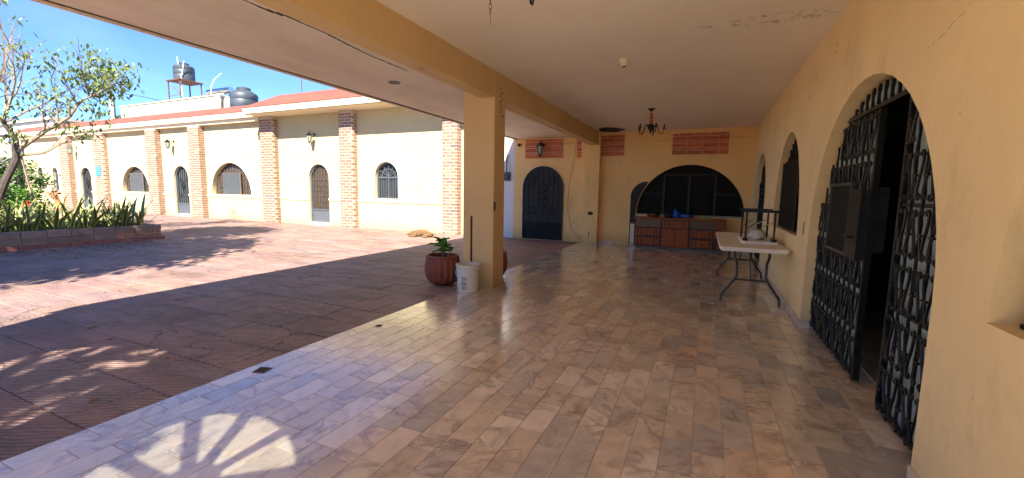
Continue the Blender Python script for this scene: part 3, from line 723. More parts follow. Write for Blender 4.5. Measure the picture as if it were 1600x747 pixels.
# camera, meter, conduit
t = thing('security_camera', 'small black dome camera on the wall left of the lantern', 'camera', (-5.17, 11.93, 2.79))
P(MB().box(-5.2, -5.14, 11.89, 11.929, 2.75, 2.82).build('mount', 'white', None, False), t)
P(MB().lathe([(0, 0), (.035, .01), (.05, .04), (.045, .09)], (-5.17, 11.85, 2.73), 12).build('dome', 'plastic_black'), t)
t = thing('electric_meter', 'grey electric meter box on the white wall with a conduit above', 'meter box', (-5.56, 11.93, 1.78))
P(MB().box(-5.66, -5.46, 11.86, 11.929, 1.72, 1.98).build('box', 'steel_panel', None, False), t)
P(MB().lathe([(.06, 0), (.06, .02), (.045, .045)], (0, 0, 0), 14).build('dial', 'glass_dark'), t); t.children[-1].matrix_parent_inverse = Matrix.Identity(4); t.children[-1].rotation_euler = (PI/2, 0, 0); t.children[-1].location = (0, -.07, .07)
P(MB().tube([(-5.6, 11.91, 1.98), (-5.6, 11.91, 3.9)], .013, 6).build('conduit', 'greyiron'), t)
P(MB().tube([(-5.5, 11.905, 1.98), (-5.47, 11.9, 2.2), (-5.58, 11.9, 2.35), (-5.5, 11.9, 2.5)], .006, 5).build('loose_wire', 'wire'), t)

# ------------------------------------------------------------------ lanterns
def lantern(loc, label, s=1.0, mat='iron', glass='olive', group='wall lanterns'):
    t_ = thing('wall_lantern', label, 'wall lamp', loc, 0, group)
    MB().lathe([(.0, 0), (.05*s, 0), (.05*s, .015), (.0, .02)], (0, 0, 0), 10).build('back_plate', mat, t_).rotation_euler = (PI/2, 0, 0)
    MB().tube([(0, 0, 0), (0, -.10*s, .06*s), (0, -.19*s, .13*s), (0, -.24*s, .10*s), (0, -.24*s, .05*s)], .009*s, 5).build('bracket', mat, t_)
    c = (0, -.24*s, 0)
    MB().lathe([(0, .06*s), (.03*s, .05*s), (.05*s, .015*s), (.125*s, -.04*s), (.125*s, -.055*s), (.02*s, -.05*s)], c, 6).build('cap', mat, t_)
    MB().lathe([(.10*s, -.06*s), (.055*s, -.29*s)], c, 6).build('glass_body', glass, t_, False)
    f_ = MB()
    for k in range(6):
        a = 2*PI*k/6; f_.tube([(c[0]+.104*s*math.cos(a), c[1]+.104*s*math.sin(a), -.055*s), (c[0]+.058*s*math.cos(a), c[1]+.058*s*math.sin(a), -.295*s)], .007*s, 4)
    f_.build('frame', mat, t_)
    MB().lathe([(.062*s, -.285*s), (.05*s, -.31*s), (.015*s, -.33*s), (.02*s, -.36*s), (0, -.38*s)], c, 8).build('finial', mat, t_)
    return t_
lantern((-4.42, 11.91, 2.76), 'black lantern on the brick panel over the grey arched door', 1.0, 'iron')
lantern((-13.72, HF, 3.42), 'lantern on the facade above the brown glass door, right of the tall brick pillar', 1.0)
lantern((-22.9, HF, 3.46), 'lantern on the facade above the middle grey door', 1.05)
lantern((-32.2, HF, 3.42), 'pale lantern on the facade nearest the left end, above the leftmost door', 1.15, 'greyiron')

# grey arched gate, back wall
GC, GR, GS = -4.40, .62, 1.52
gd = thing('arched_door', 'charcoal arched metal door under the brick panel with lantern', 'door', (GC, HF, 0))
P(MB().prism(arch(GC, GR, .53, GS), YW, HF-.02, HF-.008).build('upper_sheet', 'meshgrey', None, False), gd)
P(MB().box(GC-GR, GC+GR, HF-.03, HF-.008, -.01, .528).build('kick_panel', 'charcoal', None, False), gd)
P(archring(MB(), GC, GR-.02, -.01, GS, .035, YW, HF-.045, HF-.004, 20).build('frame', 'iron', None, False), gd)
P(MB().box(GC-GR, GC+GR, HF-.042, HF-.031, .51, .545).build('middle_rail', 'iron', None, False), gd)
for i in range(7):
    xx = GC-GR+(i+1)*2*GR/8; P(MB().box(xx-.012, xx+.012, HF-.038, HF-.0205, .546, GS+math.sqrt(GR**2-(xx-GC)**2)-.02).build('bar', 'iron', None, False), gd)
for i in range(15):
    xx = GC-GR+(i+1)*2*GR/16; P(MB().box(xx-.006, xx+.006, HF-.036, HF-.0305, .01, .508).build('kick_rib', 'iron', None, False), gd)
def ornament(xx, zz, s, par, yy):
    m_ = MB()
    for a in (-1, 1):
        for b in (-1, 1):
            m_.tube([(xx+a*.02*s, yy, zz), (xx+a*.09*s, yy, zz+b*.05*s), (xx+a*.13*s, yy, zz+b*.10*s), (xx+a*.09*s, yy, zz+b*.14*s), (xx+a*.05*s, yy, zz+b*.10*s)], .014*s, 4)
    return m_
for xx, zz in ((GC-.31, 1.73), (GC+.31, 1.73), (GC-.31, .84), (GC+.31, .84)): P(ornament(xx, zz, .85, gd, HF-.05).build('ornament', 'iron'), gd)
m_ = ornament(GC, 1.30, 1.0, gd, HF-.05)
for b in (-1, 1): m_.tube([(GC-.15, HF-.05, 1.3+b*.16), (GC-.10, HF-.05, 1.3+b*.28), (GC, HF-.05, 1.3+b*.42), (GC+.10, HF-.05, 1.3+b*.28), (GC+.15, HF-.05, 1.3+b*.16)], .012, 4); m_.tube([(GC-.08, HF-.05, 1.3+b*.43), (GC+.08, HF-.05, 1.3+b*.43)], .014, 4)
P(m_.build('lozenge_ornament', 'iron'), gd)

# ------------------------------------------------------------------ facade building
fb = thing('facade_building', 'long single-storey cream building with brick pillars and red roof edge across the patio', 'building', (-20, HF, 0))
doors = [(-13.60, .53, 1.78, 'brownpane'), (-22.55, .57, 1.75, 'steel_panel'), (-31.5, .57, 1.75, 'steel_panel')]
wins = [(-10.30, .52, 1.06, 1.82), (-18.9, 1.36, 1.05, 1.05), (-26.5, 1.26, 1.05, 1.05), (-35.05, .36, 1.02, 1.98), (-36.95, .36, 1.02, 1.98)]
holes = [arch(c, r_, z0, zs, 18, None) for c, r_, z0, zs in wins]
for i in (1, 2): c, r_, z0, zs = wins[i]; holes[i] = [(c+r_*math.cos(PI*k/24), z0+r_*1.02*math.sin(PI*k/24)) for k in range(25)]
outer = [(-39.3, GZ-.05)]
for c, r_, zs, _ in doors[::-1]: outer += [(c-r_, GZ-.05)] + [(c-r_*math.cos(PI*i/16), zs+r_*math.sin(PI*i/16)) for i in range(17)] + [(c+r_, GZ-.05)]
outer += [(-7.03, GZ-.05), (-7.03, 4.19), (-16.6, 4.19), (-39.3, 4.19)]
P(MB().wall(outer, holes, YW, HF+.02, HF+.30).build('wall', 'facade', None, False), fb)
P(MB().wall([(-5.35, -.05), (-3.05, -.05), (-3.05, 3.2), (-5.35, 3.2)], [], YW, HF, HF+.28).build('wall', 'ochre', None, False, 'warm cream stretch of wall round the charcoal arched door'), fb)
P(MB().wall([(-7.028, -.05), (-5.352, -.05), (-5.352, 4.19), (-7.028, 4.19)], [], YW, HF, HF+.28).build('wall', 'white_wall', None, False, 'white-painted stretch of wall beside the meter box'), fb)
P(MB().box(-39.3, -39.0, HF+.31, 24, -.05, 4.19).build('end_wall', 'facade', None, False), fb)
P(MB().box(-39, 4.4, HF+.36, HF+.5, -.05, 4.1).build('rear_lining', 'darkin', None, False), fb)
# moulding band
segs = [(-39.2, -32.08), (-30.92, -23.13), (-21.97, -14.14), (-13.06, -7.8)]
for a, b in segs:
    for c, r_, z0, zs in wins[1:3]: pass
    P(MB().box(a, b, HF-.035, HF+.0185, .965, 1.012).build('dado_moulding', 'trim', None, False), fb)
    P(MB().box(a, b, HF-.012, HF+.018, .925, .9635).build('dado_moulding', 'trim', None, False), fb)
# fascias, roofs
P(MB().box(-39.5, -16.62, 11.6, HF+.4, 4.2, 4.42).build('fascia', 'trim', None, False), fb)
P(MB().box(-39.45, -16.62, 11.72, HF+.018, 4.06, 4.198).build('cornice', 'trim', None, False), fb)
P(MB().box(-16.6, -5.6, 11.1, HF+.4, 4.205, 4.43, 0).build('fascia', 'trim', None, False), fb)
P(MB().box(-16.58, -5.6, 11.16, HF+.018, 4.191, 4.204).build('soffit', 'trim', None, False), fb)
P(MB().box(-16.62, -5.6, 11.085, 11.0995, 4.395, 4.435).build('drip_line', 'trim', None, False), fb)
P(MB().box(-16.615, -5.6, 11.088, 11.0985, 4.20, 4.215).build('shadow_line', 'crack', None, False), fb)
rf = MB().add([(-39.5, 11.58, 4.425), (-16.62, 11.58, 4.425), (-16.62, 12.3, 4.86), (-39.5, 12.3, 4.86), (-39.5, 12.3, 4.3), (-16.62, 12.3, 4.3)], [(0, 1, 2, 3), (3, 2, 5, 4), (0, 3, 4), (1, 5, 2)])
P(rf.build('roof', 'roof', None, False), fb)
rf = MB().add([(-16.65, 11.06, 4.437), (-5.6, 11.06, 4.437), (-5.6, 12.0, 5.04), (-15.71, 12.0, 5.04), (-15.71, 13.2, 4.4), (-16.65, 14, 4.437), (-5.6, 13.2, 4.4)], [(0, 1, 2, 3), (0, 3, 4, 5), (3, 2, 6, 4)])
P(rf.build('roof', 'roof', None, False), fb)
for t_, yy in panels: P(t_, bw if yy == BY else fb)
# brick pillars
def pillar(x0, w_, ztop, parts, label):
    p_ = MB().box(x0+.006, x0+w_-.006, 11.706, HF+.018, GZ, ztop).build('brick_pillar', 'mortar', None, False, label); P(p_, fb)
    cache_ = {}; mb = MB(); n = int((ztop-GZ)/.103); rr = random.Random(int(x0*10))
    def brick(a, b, c, d, z, zz):
        k = rr.random(); f = .8+rr.random()*.4; colr = (.25*f, .135*f, .092*f) if k < .75 else ((.20*f, .12*f, .10*f) if k < .92 else (.32*f, .21*f, .15*f))
        if parts:
            key = (round(b-a, 3), round(d-c, 3), rr.randrange(5))
            if key not in cache_:
                q = MB(); q.cur = colr; q.box(-(b-a)/2, (b-a)/2, -(d-c)/2, (d-c)/2, 0, zz-z); cache_[key] = q.mesh('brick', M['brick'], False)
            put('brick', cache_[key], p_, ((a+b)/2, (c+d)/2, z+rr.random()*.004))
        else: mb.cur = colr; mb.box(a, b, c, d, z, zz)
    for k in range(n):
        z = GZ+.012+k*.103; off = .0 if k % 2 else -.15; x = x0+off
        while x < x0+w_-.02:
            a, b = max(x, x0), min(x+.275, x0+w_)
            if b-a > .04: brick(a, b, 11.70, 11.79, z, z+.072)
            x += .30
        for a in (x0, x0+w_-.09):
            if k % 2: brick(a, a+.09, 11.80, HF+.01, z, z+.072)
            else: brick(a, a+.09, 11.80, 11.86, z, z+.072); brick(a, a+.09, 11.875, HF+.01, z, z+.072)
    if not parts:
        o_ = mb.build('bricks', 'brick', p_, False); o_['kind'] = 'stuff'
    return p_
PIL = [(-33.62, .95, 4.05, 0), (-29.85, .92, 4.05, 0), (-24.8, .82, 4.05, 0), (-21.38, .80, 4.05, 0), (-16.52, .74, 4.19, 1), (-12.23, .62, 4.19, 1), (-7.79, .56, 4.19, 1)]
for x0, w_, zt, pt in PIL: pillar(x0, w_, zt, pt, None)
# windows
def half_window(c, r_, z0):
    o_ = MB().prism([(c+r_*math.cos(PI*i/24), z0+r_*1.02*math.sin(PI*i/24)) for i in range(25)], YW, HF+.20, HF+.22).build('window', 'brownpane', None, False, 'half-round window with brown glass, scroll grille and grey sheet'); P(o_, fb)
    m_ = MB()
    for k in range(13):
        xx = c-r_+.1+(2*r_-.2)*k/12; m_.box(xx-.01, xx+.01, HF+.165, HF+.18, z0, z0+math.sqrt(max(0.01, r_*r_-(xx-c)**2)))
    for xx in (c-r_*.72, c-r_*.6, c+r_*.62, c+r_*.76):
        for zz in (.2, .42): m_.tube([(xx-.05, HF+.15, z0+zz-.1), (xx+.05, HF+.15, z0+zz-.04), (xx-.05, HF+.15, z0+zz+.04), (xx+.05, HF+.15, z0+zz+.1)], .014, 4)
    q = m_.build('grille', 'greyiron', o_, False); q.matrix_parent_inverse = Matrix.Identity(4)
    q = MB().box(c-.62, c+.52, HF+.10, HF+.125, z0+.02, z0+.92).build('sheet_panel', 'steel_panel', o_, False)
    f_ = MB()
    for a in (c-.64, c+.52): f_.box(a, a+.02, HF+.09, HF+.13, z0, z0+.94)
    f_.box(c-.62, c+.52, HF+.09, HF+.13, z0+.92, z0+.94); f_.build('sheet_frame', 'wire', o_, False)
    P(archring(MB(), c, r_+.02, z0, z0, .07, YW, HF-.008, HF+.019, 24, False).build('arch_trim', 'trim', None, False), fb)
    P(MB().box(c-r_-.12, c+r_+.12, HF-.055, HF+.10, z0-.035, z0-.001).build('sill', 'trim', None, False), fb)
half_window(-18.9, 1.36, 1.05); half_window(-26.5, 1.26, 1.05)
def round_window(c, r_, z0, zs, name_label):
    o_ = MB().prism(arch(c, r_, z0, zs), YW, HF+.20, HF+.22).build('window', 'glass_dark', None, False, name_label); P(o_, fb)
    m_ = MB(); archring(m_, c, r_-.045, z0, zs, .045, YW, HF+.14, HF+.18, 18)
    m_.box(c-r_+.04, c+r_-.04, HF+.14, HF+.178, zs-.03, zs+.02); m_.box(c-.02, c+.02, HF+.14, HF+.177, z0, zs-.031)
    m_.box(c-r_+.04, c+r_-.04, HF+.14, HF+.178, z0, z0+.04)
    m_.build('frame', 'greyiron', o_, False)
    m_ = MB()
    for a in (30, 60, 90, 120, 150):
        a = math.radians(a); m_.tube([(c, HF+.15, zs+.03), (c+(r_-.03)*math.cos(a), HF+.15, zs+(r_-.03)*math.sin(a))], .013, 4)
    archring(m_, c, r_*.55, zs, zs, .02, YW, HF+.145, HF+.16, 14)
    for k in range(9): xx = c-r_+(k+1)*2*r_/10; m_.box(xx-.008, xx+.008, HF+.13, HF+.139, z0, zs)
    m_.build('grille', 'greyiron', o_, False)
    P(archring(MB(), c, r_+.02, z0, zs, .09, YW, HF-.006, HF+.019, 18).build('arch_trim', 'white_wall', None, False), fb)
    P(MB().box(c-r_-.12, c+r_+.12, HF-.05, HF+.13, z0-.035, z0-.001).build('sill', 'trim', None, False), fb)
round_window(-10.30, .52, 1.06, 1.82, 'fanlight window with fine grille between the two nearest brick pillars')
round_window(-35.05, .36, 1.02, 1.98, 'narrow arched window near the left end'); round_window(-36.95, .36, 1.02, 1.98, 'narrow arched window near the left end')
def fdoor(c, r_, zs, pane, light):
    o_ = MB().prism(arch(c, r_-.01, .56, zs), YW, HF+.17, HF+.19).build('door', pane, None, False); P(o_, fb)
    m_ = MB(); m_.box(c-r_+.01, c+r_-.01, HF+.12, HF+.19, GZ+.1, .555); m_.build('kick_panel', 'greyiron', o_, False)
    m_ = MB(); archring(m_, c, r_-.06, GZ+.1, zs, .058, YW, HF+.09, HF+.168, 18); m_.box(c-r_+.06, c+r_-.06, HF+.10, HF+.119, .54, .59)
    m_.build('frame', 'greyiron', o_, False)
    m_ = MB()
    for k in range(6):
        xx = c-r_+(k+1)*2*r_/7; m_.box(xx-.009, xx+.009, HF+.12, HF+.14, .56, zs+math.sqrt(r_**2-(xx-c)**2)-.03)
    if pane == 'brownpane':
        for k in range(5):
            for j in range(6): xx = c-r_+(k+1.5)*2*r_/7-.03; z = .68+j*.2; m_.tube([(xx-.05, HF+.11, z), (xx, HF+.11, z+.09), (xx+.05, HF+.11, z+.02), (xx, HF+.11, z-.07)], .006, 4)
    else:
        for xx, z in ((c-.27, 1.7), (c+.27, 1.7), (c-.27, .95), (c+.27, .95)):
            m_.box(xx-.09, xx+.09, HF+.10, HF+.115, z+.04, z+.065); m_.box(xx-.09, xx+.09, HF+.10, HF+.115, z-.065, z-.04)
        m_.tube([(c-.1, HF+.1, 1.4), (c, HF+.1, 1.65), (c+.1, HF+.1, 1.4), (c, HF+.1, 1.1), (c-.1, HF+.1, 1.4)], .015, 4)
    m_.build('grille', light, o_, False)
    P(MB().box(c-r_, c+r_, HF-.03, HF+.25, GZ, GZ+.1).build('doorstep', 'trim', None, False), fb)
fdoor(*doors[0], 'steel_panel'); fdoor(*doors[1], 'charcoal'); fdoor(*doors[2], 'charcoal')
P(MB().box(-29.68, -29.2, 11.675, 11.6985, 1.85, 2.35).build('plaque', 'blueplaque', None, False, 'blue plaque on the second pillar from the left'), fb)
P(MB().prism([(-18.35+.33*math.sin(2*PI*i/14), 3.25+(.55 if math.cos(2*PI*i/14) < 0 else .45)*math.cos(2*PI*i/14)) for i in range(14)], YW, HF+.012, HF+.0195).build('emblem_scar', 'trim', None, False), fb)

# ------------------------------------------------------------------ rooftop things
pp = thing('rooftop_parapet', 'weathered cream parapet block rising behind the red roof edge', 'parapet', (-31, 16.5, 4.3))
P(MB().box(-36.6, -26.1, 16, 21, 4.3, 6.62).build('wall', 'parapet', None, False), pp)
P(MB().box(-36.65, -26.05, 15.96, 21.04, 6.62, 6.70).build('coping', 'concrete', None, False), pp)
P(MB().box(-26.04, -24.8, 16.2, 20, 4.3, 6.5).build('block_wall', 'concrete', None, False), pp)
tag(MB().tube([(-25.85, 15.9, 4.4), (-25.85, 15.9, 6.62), (-25.85, 16.2, 6.66)], .12, 8).build('vent_pipe', 'white'), 'thick white pipe at the right end of the rooftop parapet', 'pipe')
def tank(c, r_, h_, label):
    t_ = thing('water_tank', label, 'water tank', c, 0, 'rooftop water tanks')
    fn = lambda q, z: 1
    MB().lathe([(r_*.97, 0), (r_, .06), (r_, h_*.3), (r_*.975, h_*.32), (r_, h_*.34), (r_, h_*.55), (r_*.975, h_*.57), (r_, h_*.59), (r_, h_*.74), (r_*.9, h_*.80), (r_*.5, h_*.9), (r_*.46, h_*.91)], (0, 0, 0), 28).build('body', 'tank', t_)
    MB().lathe([(r_*.44, h_*.9), (r_*.5, h_*.91), (r_*.5, h_*.97), (r_*.3, h_), (0, h_*1.01)], (0, 0, 0), 20).build('lid', 'tank', t_)
    MB().tube([(r_, 0, h_*.7), (r_+.3, 0, h_*.72)], .02, 5).build('pipe', 'greyiron', t_)
    return t_
tank((-30.95, 17, 8.05), .57, 1.15, 'smaller black water tank raised on a rusty steel stand')
t = thing('tank_stand', 'rusty steel stand carrying the smaller water tank', 'stand', (-30.95, 17, 6.7))
for a in (-.62, .62):
    for b in (-.62, .62): MB().box(a-.03, a+.03, b-.03, b+.03, 0, 1.28).build('leg', 'rust', t, False)
MB().box(-.72, .72, -.72, .72, 1.285, 1.345).build('platform', 'rust', t, False)
MB().tube([(-.62, -.62, .35), (.62, -.62, .40)], .02, 4).build('brace', 'rust', t); MB().tube([(-.1, -.62, .9), (.62, -.62, .4)], .02, 4).build('brace', 'rust', t)
tank((-22.1, 14.9, 4.95), .64, 1.55, 'larger black water tank standing low behind the red roof')
t = thing('roof_pipes', 'crossed pale pipes beside the raised water tank', 'pipe', (-30.5, 16.6, 6.7))
for a, b in (((-.0, 0, 0), (-.35, 0, 2.75)), ((-.25, 0, .9), (.35, 0, 2.45)), ((-.5, 0, 1.7), (.1, 0, 1.65))): MB().tube([a, b], .028, 5).build('pipe', 'white', t)
t = thing('solar_heater', 'solar water heater with dark tube panel behind the parapet', 'solar heater', (-30.3, 18, 6.7))
MB().add([(-1.0, -.4, .2), (1.2, -.4, .2), (1.2, .6, .95), (-1.0, .6, .95), (-1.0, -.4, .12), (1.2, -.4, .12), (1.2, .6, .87), (-1.0, .6, .87)], [(0, 1, 2, 3), (7, 6, 5, 4), (0, 4, 5, 1), (1, 5, 6, 2), (2, 6, 7, 3), (3, 7, 4, 0)]).build('panel', 'glass_dark', t, False)
MB().tube([(-1.1, .7, 1.05), (1.3, .7, 1.05)], .2, 12).build('cylinder', 'steel', t)
for a in (-.9, 1.1): MB().tube([(a, .6, 0), (a, .7, 1.0)], .02, 4).build('leg', 'greyiron', t)
tag(MB().tube([(-29.3, 17.6, 6.7), (-29.3, 17.6, 7.7), (-28.9, 17.6, 8.15), (-28.2, 17.6, 8.45)], .03, 5).build('bent_pipe', 'white'), 'bent white pipe leaning out right of the solar heater', 'pipe')
tag(MB().tube([(-15.6, 13, 4.6), (-15.6, 13, 6.6)], .02, 5).build('antenna_mast', 'rust'), 'thin antenna mast above the right part of the roof', 'antenna')
tag(MB().tube([(-48, 17.2, 9.3), (-44, 17.1, 8.55), (-40, 17, 8.1), (-36, 17, 7.5), (-33.5, 17, 7.0)], .025, 4).build('overhead_cable', 'plastic_black'), 'black overhead cable sloping down to the parapet', 'cable')
tag(MB().tube([(-37.6, 16, 4.3), (-37.6, 16, 7.6)], .16, 8).build('utility_pole', 'concrete'), 'pale concrete pole behind the tree at the left', 'pole')
t = thing('distant_house', 'pale blue-white house far off behind the tree at the left edge', 'house', (-52, 16, 0))
MB().box(-5, 8.5, -1, 6, 0, 6.0).build('wall', 'white_wall', t, False); MB().box(-5.2, 8.7, -1.2, 6.2, 6.0, 6.2).build('roof', 'concrete', t, False)
for i in range(3): MB().box(-3.4+i*4, -2.1+i*4, -1.04, -1.005, 3.6, 4.9).build('window', 'glass_dark', t, False)
t = thing('tin_shed', 'grey corrugated tin roof at the far left edge', 'shed', (-48.5, 12.6, 0))
MB().box(-2.5, 2.2, -.8, 1.2, 0, 4.3).build('wall', 'concrete', t, False)
m_ = MB()
for i in range(24): m_.tube([(-2.6+i*.21, -1.0, 4.34), (-2.6+i*.21, 1.3, 4.9)], .1, 6)
m_.build('roof', 'steel_panel', t)

# ------------------------------------------------------------------ planter
plz = .35
pt_ = thing('brick_planter', 'long low planter of weathered blocks holding the snake plants', 'planter', (-13.4, 5, GZ))
def block(x0, x1, y0, y1, z0, z1, tint):
    q = MB(); q.cur = tint; q.box(x0, x1, y0, y1, z0, z1, .008); P(q.build('block', 'brick', None, False), pt_)
P(MB().box(-13.47, -13.335, -2.9, 6.48, GZ, plz-.006).build('mortar_core', 'mortar2', None, False), pt_)
P(MB().box(-20, -13.5, 6.33, 6.46, GZ, plz-.006).build('mortar_core', 'mortar2', None, False), pt_)
y = -2.9; k = 0
while y < 6.45:
    e = min(y+.40, 6.49); f = .8+R.random()*.4
    block(-13.49, -13.31, y+.008, e-.008, GZ+.10, GZ+.235, (.22*f, .15*f, .11*f)) if y < 5.3 else [block(-13.49, -13.31, a+.006, a+(e-y)/2-.006, z, z+.064, (.34*f, .16*f, .10*f)) for a in (y, y+(e-y)/2) for z in (GZ+.10, GZ+.175)]
    f = .8+R.random()*.4; block(-13.5, -13.30, y+.006, e-.006, GZ+.245, plz+R.random()*.006, (.26*f, .17*f, .13*f)); y = e
y = -2.9
while y < 6.5: e = min(y+.28, 6.52); block(-13.32, -13.22, y+.004, e-.004, GZ+.0, GZ+.09, (.27, .10, .075)); y = e
x = -13.51
while x > -20: e = x-.4; f = .8+R.random()*.4; block(e+.006, x-.006, 6.32, 6.49, GZ+.005, plz+R.random()*.006, (.26*f, .15*f, .11*f)); x = e
o = MB().box(-20, -13.51, -2.9, 6.31, GZ, .22).build('planter_soil', 'soil', None, False); P(o, pt_)

# snake plants
def snake_leaf(h_, w_, bend, seed):
    rr = random.Random(seed); m_ = MB(); n = 6; vs, cs, fs = [], [], []
    gr = (.11, .16, .04); ye = (.70, .62, .18)
    for i in range(n+1):
        t_ = i/n; ww = w_*(.55+1.1*t_-1.62*t_**2.4) if t_ < .999 else .002; x = bend*t_**2; z = h_*t_*(1-.12*abs(bend)*t_)
        tw_ = .3*math.sin(3*t_+seed)
        for a, dep, c in ((-1, .0, ye), (-.5, -.004, gr), (0, -.014, gr), (.5, -.004, gr), (1, 0, ye)):
            u = a*ww/2; vs.append((x+dep*math.cos(tw_)-u*math.sin(tw_), u*math.cos(tw_)+dep*math.sin(tw_), z)); cs.append(c)
    for i in range(n):
        for k in range(4): fs.append((i*5+k, i*5+k+1, i*5+6+k, i*5+5+k))
    m_.v, m_.f, m_.c = vs, fs, cs
    return m_.mesh('leaf', M['snake'])
SL = [snake_leaf(.50+.075*(i % 6), .085+.014*(i % 3), (.05, .18, .32, .1, .5, .25)[i % 6], i) for i in range(12)]
for k in range(30):
    if k < 17: x_, y_ = -13.75-R.random()*.35, 3.3+k*.188
    else: x_, y_ = -14.4-R.random()*.9, 3.5+(k-17)*.23
    NO = ['first', 'second', 'third', 'fourth', 'fifth', 'sixth', 'seventh', 'eighth', 'ninth', 'tenth', 'eleventh', 'twelfth', 'thirteenth', 'fourteenth', 'fifteenth', 'sixteenth', 'seventeenth']
    lab = 'yellow-edged snake plant clump, ' + (NO[16-k] + ' from the planter corner along the front row' if k < 17 else NO[29-k] + ' from the planter corner in the back row')
    t = thing('snake_plant', lab, 'plant', (x_, y_, .2), R.random()*6, 'snake plants filling the planter')
    for j in range(R.randint(8, 11)):
        a = R.random()*2*PI; r_ = R.random()*.14
        o = put('leaf', R.choice(SL), t, (r_*math.cos(a), r_*math.sin(a), 0), (0, R.uniform(-.1, .55), a), (1, 1, R.uniform(.8, 1.25)))

# leafy crowns ---------------------------------------------------------
def leaves(mb, p, d, n, size, rr, spread=.25, droop=.4, cols=None):
    for _ in range(n):
        q = p+Vector((rr.gauss(0, spread), rr.gauss(0, spread), rr.gauss(0, spread)*.7)); a = rr.random()*2*PI; s_ = size*rr.uniform(.6, 1.3)
        dr = Vector((math.cos(a), math.sin(a), -droop-rr.random()*.6)).normalized(); sd = dr.cross(Vector((rr.gauss(0, .4), rr.gauss(0, .4), 1))).normalized()
        f = rr.uniform(.55, 1.4); mb.cur = (f*(cols[0] if cols else 1), f*(cols[1] if cols else 1), f*(cols[2] if cols else 1))
        mb.add([q, q+dr*s_*.5+sd*s_*.2, q+dr*s_, q+dr*s_*.5-sd*s_*.2], [(0, 1, 2, 3)])
def grow(mb, p, d, ln, r_, depth, rr, tips, lift=.15, wob=.35):
    pts = [p]; rad = [r_]; n = 4
    for i in range(n):
        d = (d+Vector((rr.gauss(0, wob), rr.gauss(0, wob), rr.gauss(0, wob)+lift))*.45).normalized(); p = p+d*ln/n; pts.append(p); rad.append(r_*(1-.45*(i+1)/n))
        if depth > 0 and i >= 1 and rr.random() < .75:
            sd = (d+Vector((rr.gauss(0, .8), rr.gauss(0, .8), rr.gauss(0, .6)))).normalized(); grow(mb, p, sd, ln*rr.uniform(.5, .8), rad[-1]*.6, depth-1, rr, tips, lift, wob)
    mb.tube(pts, rad, 5 if r_ > .02 else 3, False); tips.append((p, d, depth))
    if depth > 0: grow(mb, p, d, ln*.75, rad[-1], depth-1, rr, tips, lift, wob)
# flame-like tree in the planter, sparse crown
rr = random.Random(11)
t = thing('sparse_tree', 'sparse-leaved tree with bare curving branches rising from the planter at the left', 'tree', (-16.3, 4.2, .2))
V = Vector
tk = MB(); tk.tube([V((-16.3, 4.25, .15)), V((-16.3, 4.40, .8)), V((-16.3, 4.62, 1.45)), V((-16.3, 4.85, 2.0)), V((-16.3, 4.88, 2.5)), V((-16.35, 4.7, 2.95))], [.12, .095, .085, .075, .06, .05], 9)
P(tk.build('trunk', 'bark_dark'), t)
br = MB(); tips = []
main = [V((-16.3, 4.86, 2.2)), V((-16.25, 5.15, 2.52)), V((-16.2, 5.40, 2.78)), V((-16.15, 5.66, 3.02)), V((-16.1, 5.9, 3.25)), V((-16.05, 6.05, 3.6)), V((-16, 6.3, 3.85))]
br.tube(main, [.065, .06, .055, .048, .04, .032, .024], 7)
low = [V((-16.3, 4.85, 2.1)), V((-16.1, 5.3, 2.2)), V((-16.0, 5.65, 2.5)), V((-15.95, 5.95, 2.62)), V((-15.9, 6.35, 2.66))]
br.tube(low, [.04, .035, .028, .02, .012], 5)
for i in (2, 3, 4, 5, 6):
    for _ in range(2): grow(br, main[i], V((rr.gauss(0, .7), rr.uniform(-.7, .6), .6)).normalized(), rr.uniform(.5, .85), .024, 2, rr, tips)
grow(br, main[6], V((.1, .5, .6)).normalized(), .55, .025, 2, rr, tips, .05)
for _ in range(7): grow(br, V((-16.35, 4.7, 2.9)), V((rr.gauss(0, .6), rr.uniform(-.4, 1.0), .9)).normalized(), rr.uniform(1.0, 1.5), .035, 2, rr, tips)
for i in (1, 3): grow(br, low[i], V((.2, .4, .5)).normalized(), .6, .015, 1, rr, tips)
P(br.build('branches', 'bark'), t)
lf_ = MB()
for p, d, dp in tips:
    pr = .75 if p.y > 6.0 else .22
    if dp == 0 and rr.random() < pr: leaves(lf_, p, d, 16 if p.y > 6 else 9, .16, rr, .14, .9)
for q in (V((-15.8, 6.35, 4.15)), V((-15.9, 6.55, 3.95)), V((-15.9, 6.5, 3.5)), V((-15.9, 6.4, 3.25)), V((-16, 6.2, 4.55)), V((-16.0, 5.75, 2.95)), V((-16, 6.1, 2.85))): leaves(lf_, q, None, 42, .15, rr, .15, 1.1)
for q in (V((-16.3, 4.75, 3.3)), V((-16.4, 4.55, 3.0)), V((-16.3, 5.0, 4.6)), V((-16.2, 4.7, 4.2)), V((-16.1, 5.4, 4.5)), V((-16.2, 5.2, 3.5)), V((-16.2, 4.7, 2.5)), V((-16.1, 4.85, 2.65))): leaves(lf_, q, None, 26, .15, rr, .2, .9)
P(lf_.build('foliage', 'leaf'), t)
